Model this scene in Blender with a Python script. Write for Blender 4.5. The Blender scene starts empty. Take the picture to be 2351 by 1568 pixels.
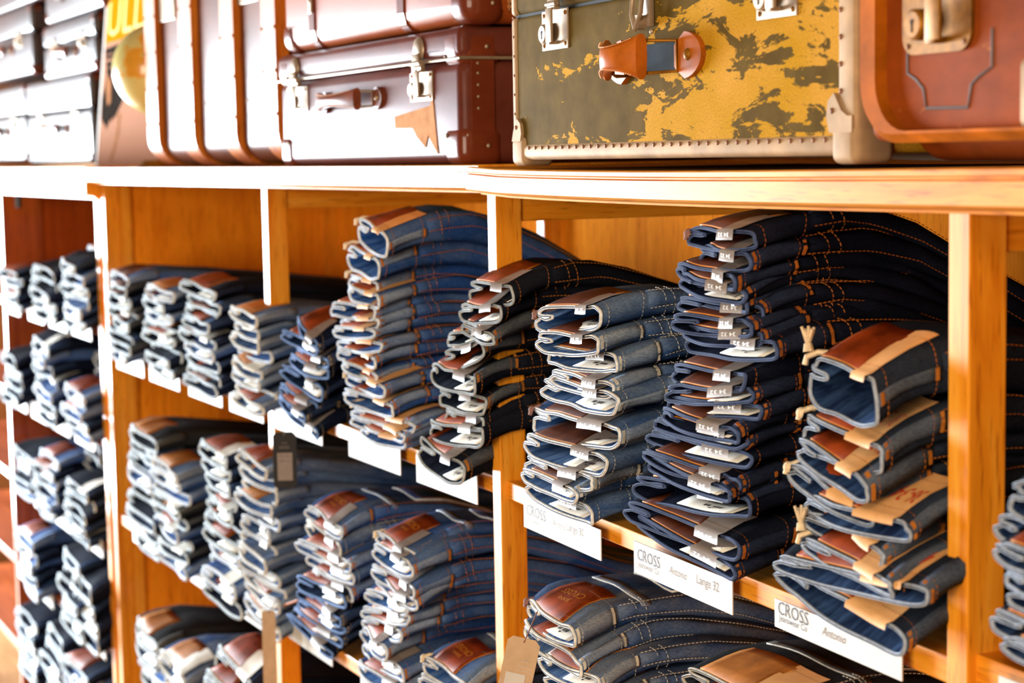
import bpy, bmesh, math, random
import numpy as np
from mathutils import Matrix, Vector

# ---------------------------------------------------------------- camera, world, lights, exposure
S = bpy.context.scene
COL = S.collection
W_, H_ = 2351, 1568
F = 4300.0
PITCH, ROLL = 0.098884, 0.018063
TH1, TH2 = 0.449213, 0.393876
CC = (-0.024550, 2.076182)
ZC = 0.040074                                  # eye above the underside of the main cornice
Z0 = 1.50                                      # height of that underside above the floor
EX = np.array([math.sin(TH1), -math.cos(TH1)])
EY = np.array([math.cos(TH1), math.sin(TH1)])

def lw(v):                                     # level camera frame -> world direction
    return np.array([v[0]*EX[0]+v[1]*EX[1], v[0]*EY[0]+v[1]*EY[1], v[2]])
CAM = np.array([-(CC[0]*EX[0]+CC[1]*EX[1]), -(CC[0]*EY[0]+CC[1]*EY[1]), Z0+ZC])
_f = lw((0, math.cos(PITCH), -math.sin(PITCH)))
_d = lw((0, -math.sin(PITCH), -math.cos(PITCH)))
_x = lw((1, 0, 0))
CR = _x*math.cos(ROLL)+_d*math.sin(ROLL)
CD_ = -_x*math.sin(ROLL)+_d*math.cos(ROLL)
cam = bpy.data.cameras.new('camera'); camo = bpy.data.objects.new('camera', cam); COL.objects.link(camo)
M = Matrix.Identity(4)
for i in range(3):
    M[i][0] = CR[i]; M[i][1] = -CD_[i]; M[i][2] = -_f[i]; M[i][3] = CAM[i]
camo.matrix_world = M
cam.sensor_width = 36.0; cam.lens = F/W_*36.0
cam.clip_start = 0.05
cam.dof.use_dof = True; cam.dof.focus_distance = 1.72; cam.dof.aperture_fstop = 7.5
S.camera = camo

wd = bpy.data.worlds.new('room_ambient'); S.world = wd; wd.use_nodes = True
wd.node_tree.nodes['Background'].inputs[0].default_value = (1.0, 0.80, 0.62, 1)
wd.node_tree.nodes['Background'].inputs[1].default_value = 0.10

def area(name, loc, target, sx, sy, power, color):
    l = bpy.data.lights.new(name, 'AREA'); l.shape = 'RECTANGLE'; l.size = sx; l.size_y = sy
    l.energy = power; l.color = color
    o = bpy.data.objects.new(name, l); COL.objects.link(o)
    o.location = loc
    o.rotation_euler = (Vector(target)-Vector(loc)).to_track_quat('-Z', 'Y').to_euler()
    return o
area('window_daylight', (-5.35, -1.75, 0.91), (0.0, -1.75, 0.91), 2.7, 1.54, 1350, (0.82, 0.92, 1.0))
area('far_window', (2.3, -4.0, 1.50), (0.2, 0.2, 1.30), 2.4, 1.7, 165, (1.0, 0.84, 0.64))
area('ceiling_lamp', (2.6, -1.6, 2.7), (0.5, 0.3, 1.2), 0.7, 0.7, 26, (1.0, 0.76, 0.48))
S.view_settings.view_transform = 'Standard'; S.view_settings.look = 'None'
S.view_settings.exposure = 0.0; S.view_settings.gamma = 1.0
S.view_settings.use_curve_mapping = False
S.cycles.use_denoising = True
S.cycles.max_bounces = 6; S.cycles.diffuse_bounces = 3; S.cycles.glossy_bounces = 3
S.cycles.sample_clamp_indirect = 4.0
S.cycles.caustics_reflective = False; S.cycles.caustics_refractive = False

# ---------------------------------------------------------------- frames of the three shelving sections
S2ANG = -(TH1-TH2)
SEC = {1: Matrix.Identity(4), 2: Matrix.Rotation(S2ANG, 4, 'Z')}

def at(px, py, sec=1, d=0.0):
    """the point of the plane d behind a section's front that stands at this pixel: (s, d, z) in the section"""
    r = _f*F + CR*(px-W_/2) + CD_*(py-H_/2)
    Mi = SEC[sec].inverted()
    o = Mi @ Vector(CAM); v = Mi.to_3x3() @ Vector(r)
    k = (d-o.y)/v.y
    p = o+v*k
    return np.array([p.x, d, p.z])

# ---------------------------------------------------------------- object helpers
def tag(o, label=None, cat=None, group=None, kind=None):
    if label: o['label'] = label
    if cat: o['category'] = cat
    if group: o['group'] = group
    if kind: o['kind'] = kind
    return o

def empty(name, M=None, **k):
    o = bpy.data.objects.new(name, None); COL.objects.link(o)
    o.empty_display_size = 0.05
    if M is not None: o.matrix_world = M
    return tag(o, **k)

def link(name, me, parent=None, M=None):
    o = bpy.data.objects.new(name, me); COL.objects.link(o)
    if parent: o.parent = parent
    if M is not None: o.matrix_local = M
    return o

def mesh(name, V, Fc, mats, mi=None, smooth=True):
    me = bpy.data.meshes.new(name)
    me.from_pydata([tuple(map(float, v)) for v in V], [], [tuple(map(int, f)) for f in Fc])
    for m in mats: me.materials.append(m)
    if mi is not None: me.polygons.foreach_set('material_index', np.array(mi, dtype=np.int32))
    if smooth: me.polygons.foreach_set('use_smooth', np.ones(len(me.polygons), dtype=bool))
    me.update()
    return me

class MB:
    """collects boxes, cylinders and tubes into one mesh"""
    def __init__(s): s.V = []; s.F = []; s.mi = []
    def add(s, V, Fc, mi=0):
        n = len(s.V); s.V += [tuple(v) for v in V]
        s.F += [tuple(i+n for i in f) for f in Fc]
        s.mi += [mi]*len(Fc) if isinstance(mi, int) else list(mi)
        return s
    def box(s, a, b, mi=0, bev=0.0):
        bm = bmesh.new()
        bmesh.ops.create_cube(bm, size=1.0)
        a, b = Vector(a), Vector(b)
        for v in bm.verts:
            v.co = Vector(((a.x+b.x)/2+v.co.x*(b.x-a.x), (a.y+b.y)/2+v.co.y*(b.y-a.y), (a.z+b.z)/2+v.co.z*(b.z-a.z)))
        if bev > 0:
            bmesh.ops.bevel(bm, geom=bm.edges[:], offset=bev, segments=2 if bev < .008 else 5, profile=.5, affect='EDGES')
        return s.bm(bm, mi)
    def bm(s, bm, mi=0):
        bm.normal_update(); bm.verts.index_update()
        s.add([v.co[:] for v in bm.verts], [[v.index for v in f.verts] for f in bm.faces], mi); bm.free(); return s
    def cyl(s, p, q, r, n=16, mi=0, r2=None):
        p, q = Vector(p), Vector(q); a = (q-p).normalized()
        u = a.orthogonal().normalized(); w = a.cross(u); r2 = r if r2 is None else r2
        V = [p+(u*math.cos(t)+w*math.sin(t))*r for t in np.linspace(0, 2*math.pi, n, endpoint=False)]
        V += [q+(u*math.cos(t)+w*math.sin(t))*r2 for t in np.linspace(0, 2*math.pi, n, endpoint=False)]
        Fc = [(i, (i+1) % n, n+(i+1) % n, n+i) for i in range(n)]+[tuple(range(n-1, -1, -1)), tuple(range(n, 2*n))]
        return s.add(V, Fc, mi)
    def dome(s, p, nrm, r, h, n=10, mi=0):
        p, a = Vector(p), Vector(nrm).normalized(); u = a.orthogonal().normalized(); w = a.cross(u)
        V = []; K = 3
        for k in range(K):
            ph = math.pi/2*k/K
            for t in np.linspace(0, 2*math.pi, n, endpoint=False):
                V.append(p+(u*math.cos(t)+w*math.sin(t))*r*math.cos(ph)+a*h*math.sin(ph))
        V.append(p+a*h)
        Fc = [(k*n+i, k*n+(i+1) % n, (k+1)*n+(i+1) % n, (k+1)*n+i) for k in range(K-1) for i in range(n)]
        Fc += [((K-1)*n+i, (K-1)*n+(i+1) % n, K*n) for i in range(n)]
        return s.add(V, Fc, mi)
    def tube(s, P, r, n=8, closed=False, mi=0):
        P = [Vector(p) for p in P]; m = len(P); V = []; pu = None
        for i, p in enumerate(P):
            a = (P[(i+1) % m]-P[i-1]) if closed else (P[min(i+1, m-1)]-P[max(i-1, 0)])
            a = a.normalized() if a.length > 1e-9 else Vector((0, 0, 1))
            u = a.orthogonal() if pu is None else pu-a*pu.dot(a)
            u.normalize(); pu = u; w = a.cross(u)
            rr = r[i] if hasattr(r, '__len__') else r
            V += [p+(u*math.cos(t)+w*math.sin(t))*rr for t in np.linspace(0, 2*math.pi, n, endpoint=False)]
        R = m if closed else m-1
        Fc = [(i*n+k, i*n+(k+1) % n, ((i+1) % m)*n+(k+1) % n, ((i+1) % m)*n+k) for i in range(R) for k in range(n)]
        if not closed: Fc += [tuple(range(n-1, -1, -1)), tuple(range((m-1)*n, m*n))]
        return s.add(V, Fc, mi)
    def prism(s, P, y0, y1, mi=0):
        """outline P in (x, z) extruded from y0 (front) to y1"""
        n = len(P)
        V = [(x, y0, z) for x, z in P]+[(x, y1, z) for x, z in P]
        Fc = [tuple(range(n)), tuple(range(2*n-1, n-1, -1))]+[((i+1) % n, i, n+i, n+(i+1) % n) for i in range(n)]
        return s.add(V, Fc, mi)
    def mesh(s, name, mats, smooth=False):
        me = mesh(name, s.V, s.F, mats if isinstance(mats, (list, tuple)) else [mats], s.mi, smooth)
        if not smooth: return me
        try: me.set_sharp_from_angle(angle=math.radians(38))
        except Exception: pass
        return me
    def obj(s, name, mats, parent=None, smooth=False, M=None):
        return link(name, s.mesh(name, mats, smooth), parent, M)

# ---------------------------------------------------------------- materials
def new_mat(name):
    m = bpy.data.materials.new(name); m.use_nodes = True
    nt = m.node_tree
    return m, nt, nt.nodes['Principled BSDF']

def nd(nt, typ, **k):
    n = nt.nodes.new(typ)
    for a, v in k.items():
        if a in n.inputs: n.inputs[a].default_value = v
        else: setattr(n, a, v)
    return n

def ramp(nt, fac, stops):
    r = nt.nodes.new('ShaderNodeValToRGB'); e = r.color_ramp.elements
    while len(e) < len(stops): e.new(.5)
    for i, (p, c) in enumerate(stops):
        e[i].position = p; e[i].color = (*c, 1) if len(c) == 3 else c
    nt.links.new(fac, r.inputs[0]); return r

def coords(nt, scale, kind='Object'):
    t = nt.nodes.new('ShaderNodeTexCoord'); mp = nt.nodes.new('ShaderNodeMapping')
    nt.links.new(t.outputs[kind], mp.inputs[0]); mp.inputs['Scale'].default_value = scale
    return mp.outputs[0]

def noise(nt, vec, scale=1.0, detail=4.0, rough=.55, dist=0.0):
    n = nt.nodes.new('ShaderNodeTexNoise'); n.inputs['Scale'].default_value = scale
    n.inputs['Detail'].default_value = detail; n.inputs['Roughness'].default_value = rough
    n.inputs['Distortion'].default_value = dist
    nt.links.new(vec, n.inputs['Vector']); return n.outputs[0]

def mixc(nt, fac, a, b, mode='MIX'):
    m = nt.nodes.new('ShaderNodeMix'); m.data_type = 'RGBA'; m.blend_type = mode
    for sock, v in ((m.inputs[0], fac), (m.inputs[6], a), (m.inputs[7], b)):
        if hasattr(v, 'is_linked'): nt.links.new(v, sock)
        else: sock.default_value = v if isinstance(v, float) else (*v, 1)
    return m.outputs[2]

def bump(nt, bs, h, strength=.3, dist=.001):
    b = nt.nodes.new('ShaderNodeBump'); b.inputs['Strength'].default_value = strength; b.inputs['Distance'].default_value = dist
    nt.links.new(h, b.inputs['Height']); nt.links.new(b.outputs[0], bs.inputs['Normal'])

def wood(name, axis, light, mid, dark, coat=.24, rough=.52):
    m, nt, bs = new_mat(name)
    sc = [38.0, 38.0, 38.0]; sc[axis] = 2.6
    v = coords(nt, sc)
    g = noise(nt, v, 1.0, 5, .6, 1.2)
    r = ramp(nt, g, [(.30, dark), (.48, mid), (.70, light)])
    sc2 = [420.0, 420.0, 420.0]; sc2[axis] = 26.0
    f = noise(nt, coords(nt, sc2), 1.0, 2, .5)
    fr = ramp(nt, f, [(.30, (.62, .50, .40)), (.42, (1, 1, 1))])
    c = mixc(nt, 1.0, r.outputs[0], fr.outputs[0], 'MULTIPLY')
    nt.links.new(c, bs.inputs['Base Color'])
    bs.inputs['Roughness'].default_value = rough
    bs.inputs['Specular IOR Level'].default_value = .15 if coat else .03; bs.inputs['Coat Weight'].default_value = coat; bs.inputs['Coat Roughness'].default_value = .17
    bump(nt, bs, f, .12, .0006)
    return m

OAK = ((.86, .375, .038), (.78, .275, .012), (.60, .165, .005))
RED = ((.46, .105, .018), (.36, .072, .011), (.24, .043, .006))
wood_x, wood_y, wood_z = (wood('oak_'+'xyz'[a], a, *OAK) for a in range(3))
red_x, red_y, red_z = (wood('red_oak_'+'xyz'[a], a, *RED, coat=.5) for a in range(3))
panel_mat = wood('oak_veneer', 2, (.92, .315, .016), (.86, .27, .012), (.74, .205, .008), coat=0.0, rough=.85)
red_panel = wood('red_veneer', 2, (.42, .080, .006), (.36, .060, .004), (.27, .042, .003), coat=.1, rough=.5)

def plain(name, col, rough=.6, metal=0.0, coat=0.0, var=.12, scale=60.0, bmp=0.0, spec=.25):
    m, nt, bs = new_mat(name)
    n = noise(nt, coords(nt, (scale,)*3), 1.0, 4)
    c = tuple(col)
    r = ramp(nt, n, [(.25, tuple(x*(1-var*2) for x in c)), (.75, tuple(min(1, x*(1+var)) for x in c))])
    nt.links.new(r.outputs[0], bs.inputs['Base Color'])
    bs.inputs['Roughness'].default_value = rough; bs.inputs['Metallic'].default_value = metal
    bs.inputs['Coat Weight'].default_value = coat; bs.inputs['Specular IOR Level'].default_value = spec
    if bmp: bump(nt, bs, n, bmp, .001)
    return m

def denim(name, base, fade, amt=.5, worn=.5):
    m, nt, bs = new_mat(name)
    v = coords(nt, (1, 1, 1))
    big = noise(nt, coords(nt, (16, 9, 22)), 1.0, 4, .6, .6)
    fac = ramp(nt, big, [(.46-.1*amt, (0, 0, 0)), (.80-.12*amt, (worn,)*3)])
    c = mixc(nt, fac.outputs[0], base, fade)
    tw = noise(nt, coords(nt, (900, 260, 900)), 1.0, 2, .6)
    tr = ramp(nt, tw, [(.30, (.62, .64, .70)), (.70, (1.25, 1.24, 1.2))])
    c = mixc(nt, 1.0, c, tr.outputs[0], 'MULTIPLY')
    nt.links.new(c, bs.inputs['Base Color'])
    bs.inputs['Roughness'].default_value = .92
    bs.inputs['Specular IOR Level'].default_value = .03
    bump(nt, bs, tw, .35, .0006)
    return m

def lining(name, base, streak):
    m, nt, bs = new_mat(name)
    n = noise(nt, coords(nt, (95, 26, 30)), 1.0, 3, .6, .8)
    r = ramp(nt, n, [(.40, base), (.62, tuple((a+b)/2 for a, b in zip(base, streak))), (.78, streak)])
    nt.links.new(r.outputs[0], bs.inputs['Base Color'])
    bs.inputs['Roughness'].default_value = .9; bs.inputs['Specular IOR Level'].default_value = .03
    return m

STY = {}
def style(k, base, fade, inner, streak, rim, groove, thread, worn=.5):
    STY[k] = dict(out=denim('denim_'+k, base, fade, .5, worn), inn=lining('lining_'+k, inner, streak),
                  rim=plain('hem_'+k, rim, .85, var=.18, scale=220), gro=plain('hem_groove_'+k, groove, .9),
                  thr=plain('thread_'+k, thread, .7, var=.2),
                  loop=denim('belt_loop_'+k, tuple(a*.55+b*.45 for a, b in zip(base, fade)), tuple(b*.7+r*.3*.6 for b, r in zip(fade, rim)), .8, .9))
style('mid_blue', (.026, .066, .19), (.17, .235, .32), (.020, .080, .27), (.22, .36, .62), (.80, .79, .77), (.045, .06, .10), (.55, .52, .46), .8)
style('navy', (.0045, .0055, .0120), (.013, .016, .030), (.005, .007, .017), (.014, .022, .060), (.060, .090, .205), (.006, .009, .022), (.36, .100, .011), .6)
style('grey_blue', (.011, .014, .024), (.032, .042, .064), (.008, .018, .055), (.050, .105, .24), (.40, .45, .54), (.016, .018, .026), (.46, .150, .016), .7)
style('royal', (.018, .062, .235), (.13, .195, .30), (.018, .080, .30), (.18, .34, .66), (.82, .85, .90), (.06, .10, .20), (.46, .15, .02), .7)
style('ink', (.004, .006, .015), (.012, .018, .040), (.008, .013, .035), (.03, .07, .18), (.17, .30, .62), (.012, .02, .05), (.28, .20, .11), .5)
style('charcoal', (.005, .006, .010), (.018, .019, .026), (.009, .013, .028), (.03, .045, .085), (.46, .48, .48), (.03, .03, .035), (.40, .135, .017), .5)
style('faded', (.026, .066, .185), (.19, .22, .265), (.018, .068, .22), (.24, .36, .58), (.84, .80, .72), (.05, .055, .08), (.60, .54, .44), .85)
style('worn_black', (.010, .011, .015), (.050, .048, .045), (.015, .02, .03), (.06, .07, .09), (.50, .44, .36), (.03, .03, .03), (.42, .34, .24), .7)

leather = plain('patch_leather', (.26, .040, .006), .5, coat=.02, spec=.10, var=.35, scale=40, bmp=.15)
leather_dark = plain('patch_leather_dark', (.085, .020, .006), .5, coat=.02, spec=.10, var=.35, scale=40, bmp=.15)
leather_tan = plain('patch_leather_tan', (.46, .165, .035), .5, spec=.1, coat=.02, var=.25, scale=40, bmp=.1)
leather_edge = plain('leather_edge', (.60, .20, .022), .6, spec=.1)
card_white = plain('card_white', (.62, .59, .54), .6, var=.03)
label_white = plain('label_white', (.84, .79, .70), .7, var=.04)
strip_grey = plain('strip_grey', (.27, .215, .185), .45, var=.06)
strip_pink = plain('strip_kraft', (.78, .40, .15), .6, var=.08)
ink_black = plain('print_black', (.035, .028, .03), .6)
ink_brown = plain('print_brown', (.028, .010, .008), .6)
ink_faint = plain('print_faint', (.16, .085, .04), .6)
ink_white = plain('print_white', (.90, .88, .84), .5)
ink_red = plain('print_red', (.62, .055, .02), .6)
cord_cream = plain('cord_cream', (.80, .62, .40), .85, var=.15, scale=300)
cord_mauve = plain('cord_mauve', (.26, .13, .11), .85, var=.15, scale=300)
red_button = plain('red_enamel', (.75, .02, .02), .3)
brass = plain('aged_brass', (.27, .105, .007), .48, spec=.1, metal=.35, var=.25, scale=90, bmp=.1)
nickel = plain('nickel', (.38, .275, .185), .36, spec=.15, metal=.40, var=.12, scale=60)
tin = plain('worn_tin', (.40, .255, .14), .62, spec=.05, metal=.10, var=.18, scale=35, bmp=.06)
rust = plain('rusty_nail', (.22, .085, .04), .6, metal=.4)
dark_gap = plain('dark_gap', (.012, .010, .009), .8)
black_card = plain('black_card', (.018, .016, .016), .5)
kraft = plain('kraft_card', (.58, .40, .25), .65, var=.08)

# ---------------------------------------------------------------- lettering
_tx = {}
def text_mesh(body, shear=0.0, space=1.0):
    k = (body, shear, space)
    if k not in _tx:
        c = bpy.data.curves.new('lettering', 'FONT'); c.body = body; c.resolution_u = 2
        c.shear = shear; c.space_character = space
        o = bpy.data.objects.new('lettering', c); COL.objects.link(o)
        me = bpy.data.meshes.new_from_object(o.evaluated_get(bpy.context.evaluated_depsgraph_get()))
        V = np.array([v.co[:2] for v in me.vertices]); Fc = [tuple(p.vertices) for p in me.polygons]
        V -= V.min(0); V /= V[:, 0].max()          # width 1
        bpy.data.objects.remove(o); bpy.data.curves.remove(c); bpy.data.meshes.remove(me)
        _tx[k] = (V, Fc)
    return _tx[k]

# ---------------------------------------------------------------- jeans
CTRL = np.array([(1.00, .52), (.985, .22), (.92, .08), (.75, .02), (.55, .00), (.35, .03), (.17, .12), (.05, .26), (.00, .46),
                 (.03, .62), (.09, .69), (.17, .66), (.23, .67), (.20, .73), (.12, .77), (.06, .84), (.08, .95), (.18, .97),
                 (.36, .90), (.58, .82), (.78, .80), (.92, .80), (.985, .72)])
BACK = np.array([(1.00, .52), (.985, .20), (.92, .06), (.75, .01), (.55, .00), (.35, .01), (.16, .05), (.05, .12), (.00, .30),
                 (.03, .42), (.12, .46), (.24, .47), (.30, .50), (.24, .54), (.12, .56), (.03, .66), (.06, .90), (.20, .99),
                 (.38, 1.0), (.58, 1.0), (.78, .99), (.93, .94), (.985, .78)])
NC = len(CTRL)

def spline(P, n):
    k = np.linspace(0, NC, n, endpoint=False); i = k.astype(int); t = (k-i)[:, None]
    g = lambda o: P[(i+o) % NC]
    p0, p1, p2, p3 = g(-1), g(0), g(1), g(2)
    return .5*((2*p1)+(-p0+p2)*t+(2*p0-5*p1+4*p2-p3)*t*t+(-p0+3*p1-3*p2+p3)*t**3)

YS = np.array([0, .004, .012, .024, .040, .060, .085, .12, .17, .23, .30, .37, .43])

class Jeans:
    """geometry of one folded pair: waist opening at y = 0, legs running back along +y"""
    def __init__(s, w, t, zl, zr, seed, droop=.022, length=.43, n=69, th=.0018, puff=1.0, fine=True, sink=0.0):
        R = np.random.RandomState(seed)
        ys = YS*(length/.43) if fine else np.array([0, .012, .035, .08, .17, .30, .43])*(length/.43)
        s.w, s.t, s.n, s.ys, s.th, s.L = w, t, n, ys, th, length
        c0 = CTRL.copy(); c1 = BACK.copy()
        jit = R.normal(0, 1, c0.shape)*np.array([.012, .035]); jit[[0, 3, 4]] *= .3
        c0 = c0+jit
        c0[17:22, 1] += R.uniform(-.10, .10)+.04*puff; c0[8:16, 0] += R.uniform(-.01, .05); c0[11:14, 0] += R.uniform(-.05, .10)
        a, b = spline(c0, n), spline(c1, n)
        ph = R.uniform(0, 6.28, 6); lift = R.uniform(-.002, .002)
        C = np.zeros((len(ys), n, 3))
        for j, y in enumerate(ys):
            q = math.exp(-y/.055); P = a*q+b*(1-q)
            fx, fz = P[:, 0], P[:, 1]
            e = math.exp(-(y/.034)**1.15)
            zline = zl+(zr-zl)*fx
            b_ = min(1, max(0, (y-.09)/(length-.09))); drop = sink*b_*b_*(3-2*b_)
            zflat = (zl+zr)/2+(zr-zl)*(fx-.5)*.35
            base = zline*e+(zflat+droop+lift)*(1-e)
            amp = min(1, y/.03)
            wob = .0016*amp*(np.sin(fx*9+y*22+ph[0])+np.sin(fz*5+y*47+ph[1]))
            x = w*(.5+(fx-.5)*(1-.10*(y/length)))+.003*amp*np.sin(y*30+ph[2])+.0022*amp*np.sin(y*75+fz*4+ph[3])
            C[j, :, 0] = x
            C[j, :, 1] = y+.0025*np.sin(fx*7+ph[4])*(1-amp)+.004*np.sin(fx*3+ph[5])*e
            C[j, :, 2] = base-drop+(fz-.5)*t*(1.0+.10*(1-q))+wob
        T = np.roll(C, -1, 1)-np.roll(C, 1, 1)
        N = np.stack([T[..., 2], np.zeros_like(T[..., 0]), -T[..., 0]], -1)
        N /= np.linalg.norm(N, axis=-1, keepdims=True)+1e-9
        # outline runs right tip -> bottom -> left -> top: the outward normal at the bottom must look down
        if N[0, int(4/NC*n), 2] > 0: N = -N
        s.C, s.N = C, N
    def u(s, ci): return (ci/NC*s.n) % s.n
    def P(s, ci, y, off):
        """points at control index ci (array) and depth y (array), offset outward"""
        ci, y = np.broadcast_arrays(np.asarray(ci, float), np.asarray(y, float))
        k = (ci/NC*s.n) % s.n; i = np.floor(k).astype(int) % s.n; t = (k-np.floor(k))[..., None]; i2 = (i+1) % s.n
        yc = np.clip(y, s.ys[0], s.ys[-1])
        j = np.clip(np.searchsorted(s.ys, yc, side='right')-1, 0, len(s.ys)-2)
        r = ((yc-s.ys[j])/(s.ys[j+1]-s.ys[j]))[..., None]
        def g(A): return (A[j, i]*(1-t)+A[j, i2]*t)*(1-r)+(A[j+1, i]*(1-t)+A[j+1, i2]*t)*r
        p = g(s.C)+g(s.N)*np.asarray(off)[..., None]
        p[..., 1] += np.minimum(y, 0)
        return p
    def dci(s, ci, d):
        """control-index step that spans d metres of outline around ci"""
        a = s.P(ci-.05, .0, 0.); b = s.P(ci+.05, .0, 0.)
        return d*.1/max(1e-5, float(np.linalg.norm(a-b)))
    def shell(s):
        m, n = len(s.ys), s.n; h = s.th/2
        V = np.concatenate([(s.C+s.N*h).reshape(-1, 3), (s.C-s.N*h).reshape(-1, 3)])
        Fc, mi = [], []
        for j in range(m-1):
            for k in range(n):
                a, b, c, d = j*n+k, j*n+(k+1) % n, (j+1)*n+(k+1) % n, (j+1)*n+k
                Fc.append((a, d, c, b)); mi.append(0)
                Fc.append((a+m*n, b+m*n, c+m*n, d+m*n)); mi.append(1)
        return V, Fc, mi
    def rim(s, r):
        """hem around the waist opening: pale rolled edge, darker line in its middle"""
        C, N = s.C[0], s.N[0]; n = s.n; V = []; prof = [(-1, .8), (-.95, -.35), (-.35, -.75), (.35, -.75), (.95, -.35), (1, .8)]
        for k in range(n):
            for a, b in prof: V.append(C[k]+N[k]*a*r+np.array([0, b*r, 0]))
        Fc, mi = [], []; q = len(prof)
        for k in range(n):
            k2 = (k+1) % n
            for i in range(q-1):
                Fc.append((k*q+i, k*q+i+1, k2*q+i+1, k2*q+i)); mi.append(1 if i == 2 else 0)
        return V, Fc, mi
    def slab(s, ci0, ci1, y0, y1, off, thick, nu=8, nv=4, edge=True):
        """a thin sheet lying on the outline between two control indices and depths; the front edge is material 1"""
        U, Y = np.meshgrid(np.linspace(ci0, ci1, nu), np.linspace(y0, y1, nv))
        a = s.P(U, Y, np.full(U.shape, off+thick)).reshape(-1, 3); b = s.P(U, Y, np.full(U.shape, off)).reshape(-1, 3)
        V = np.concatenate([a, b]); q = len(a); Fc, mi = [], []
        for j in range(nv-1):
            for i in range(nu-1):
                f = (j*nu+i, j*nu+i+1, (j+1)*nu+i+1, (j+1)*nu+i); Fc += [f, tuple(x+q for x in f[::-1])]; mi += [0, 0]
        ring = [i for i in range(nu)]+[j*nu+nu-1 for j in range(1, nv)]+[(nv-1)*nu+i for i in range(nu-2, -1, -1)]+[j*nu for j in range(nv-2, 0, -1)]
        for k in range(len(ring)):
            x, y = ring[k], ring[(k+1) % len(ring)]
            Fc.append((x, x+q, y+q, y)); mi.append(1 if edge else 0)
        return V, Fc, mi
    def lettering(s, body, ci0, ci1, y0, y1, off, frac=(0, 0, 1, 1), flip=True, shear=0.0):
        """print running along the outline inside the part (fractions) of a label"""
        V, Fc = text_mesh(body, shear)
        x = V[:, 0]; z = V[:, 1]/max(V[:, 1].max(), 1e-6)
        x = frac[0]+(frac[2]-frac[0])*x; z = frac[1]+(frac[3]-frac[1])*z
        if flip: x, z = 1-x, 1-z
        return s.P(ci0+(ci1-ci0)*x, y0+(y1-y0)*z, np.full(len(x), off)), Fc
    def dashes(s, lines, width=.0008, pitch=.0042, fill=.68, off=.0006):
        """stitches: lines are (ci0, y0, ci1, y1)"""
        V, Fc = [], []
        for c0, y0, c1, y1 in lines:
            K = 24; cs = np.linspace(c0, c1, K); yy = np.linspace(y0, y1, K)
            P = s.P(cs, yy, np.full(K, s.th/2+off)); ln = np.concatenate([[0], np.cumsum(np.linalg.norm(np.diff(P, axis=0), axis=1))])
            m = max(1, int(ln[-1]/pitch)); st = np.linspace(0, ln[-1], m, endpoint=False)
            A = np.stack([np.interp(st, ln, P[:, i]) for i in range(3)], -1); B = np.stack([np.interp(st+pitch*fill, ln, P[:, i]) for i in range(3)], -1)
            along_y = abs(y1-y0) > 1e-4
            for a, b in zip(A, B):
                d = b-a; L = np.linalg.norm(d)
                if L < 1e-6: continue
                # side direction within the cloth
                sd = np.array([0, 1, 0]) if not along_y else np.array([d[2]*.2, 0, 1.0])
                sd = sd-d*np.dot(sd, d)/L**2; sd = sd/np.linalg.norm(sd)*width/2
                k = len(V); V += [a-sd, b-sd, b+sd, a+sd]; Fc.append((k, k+1, k+2, k+3))
        return V, Fc

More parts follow.
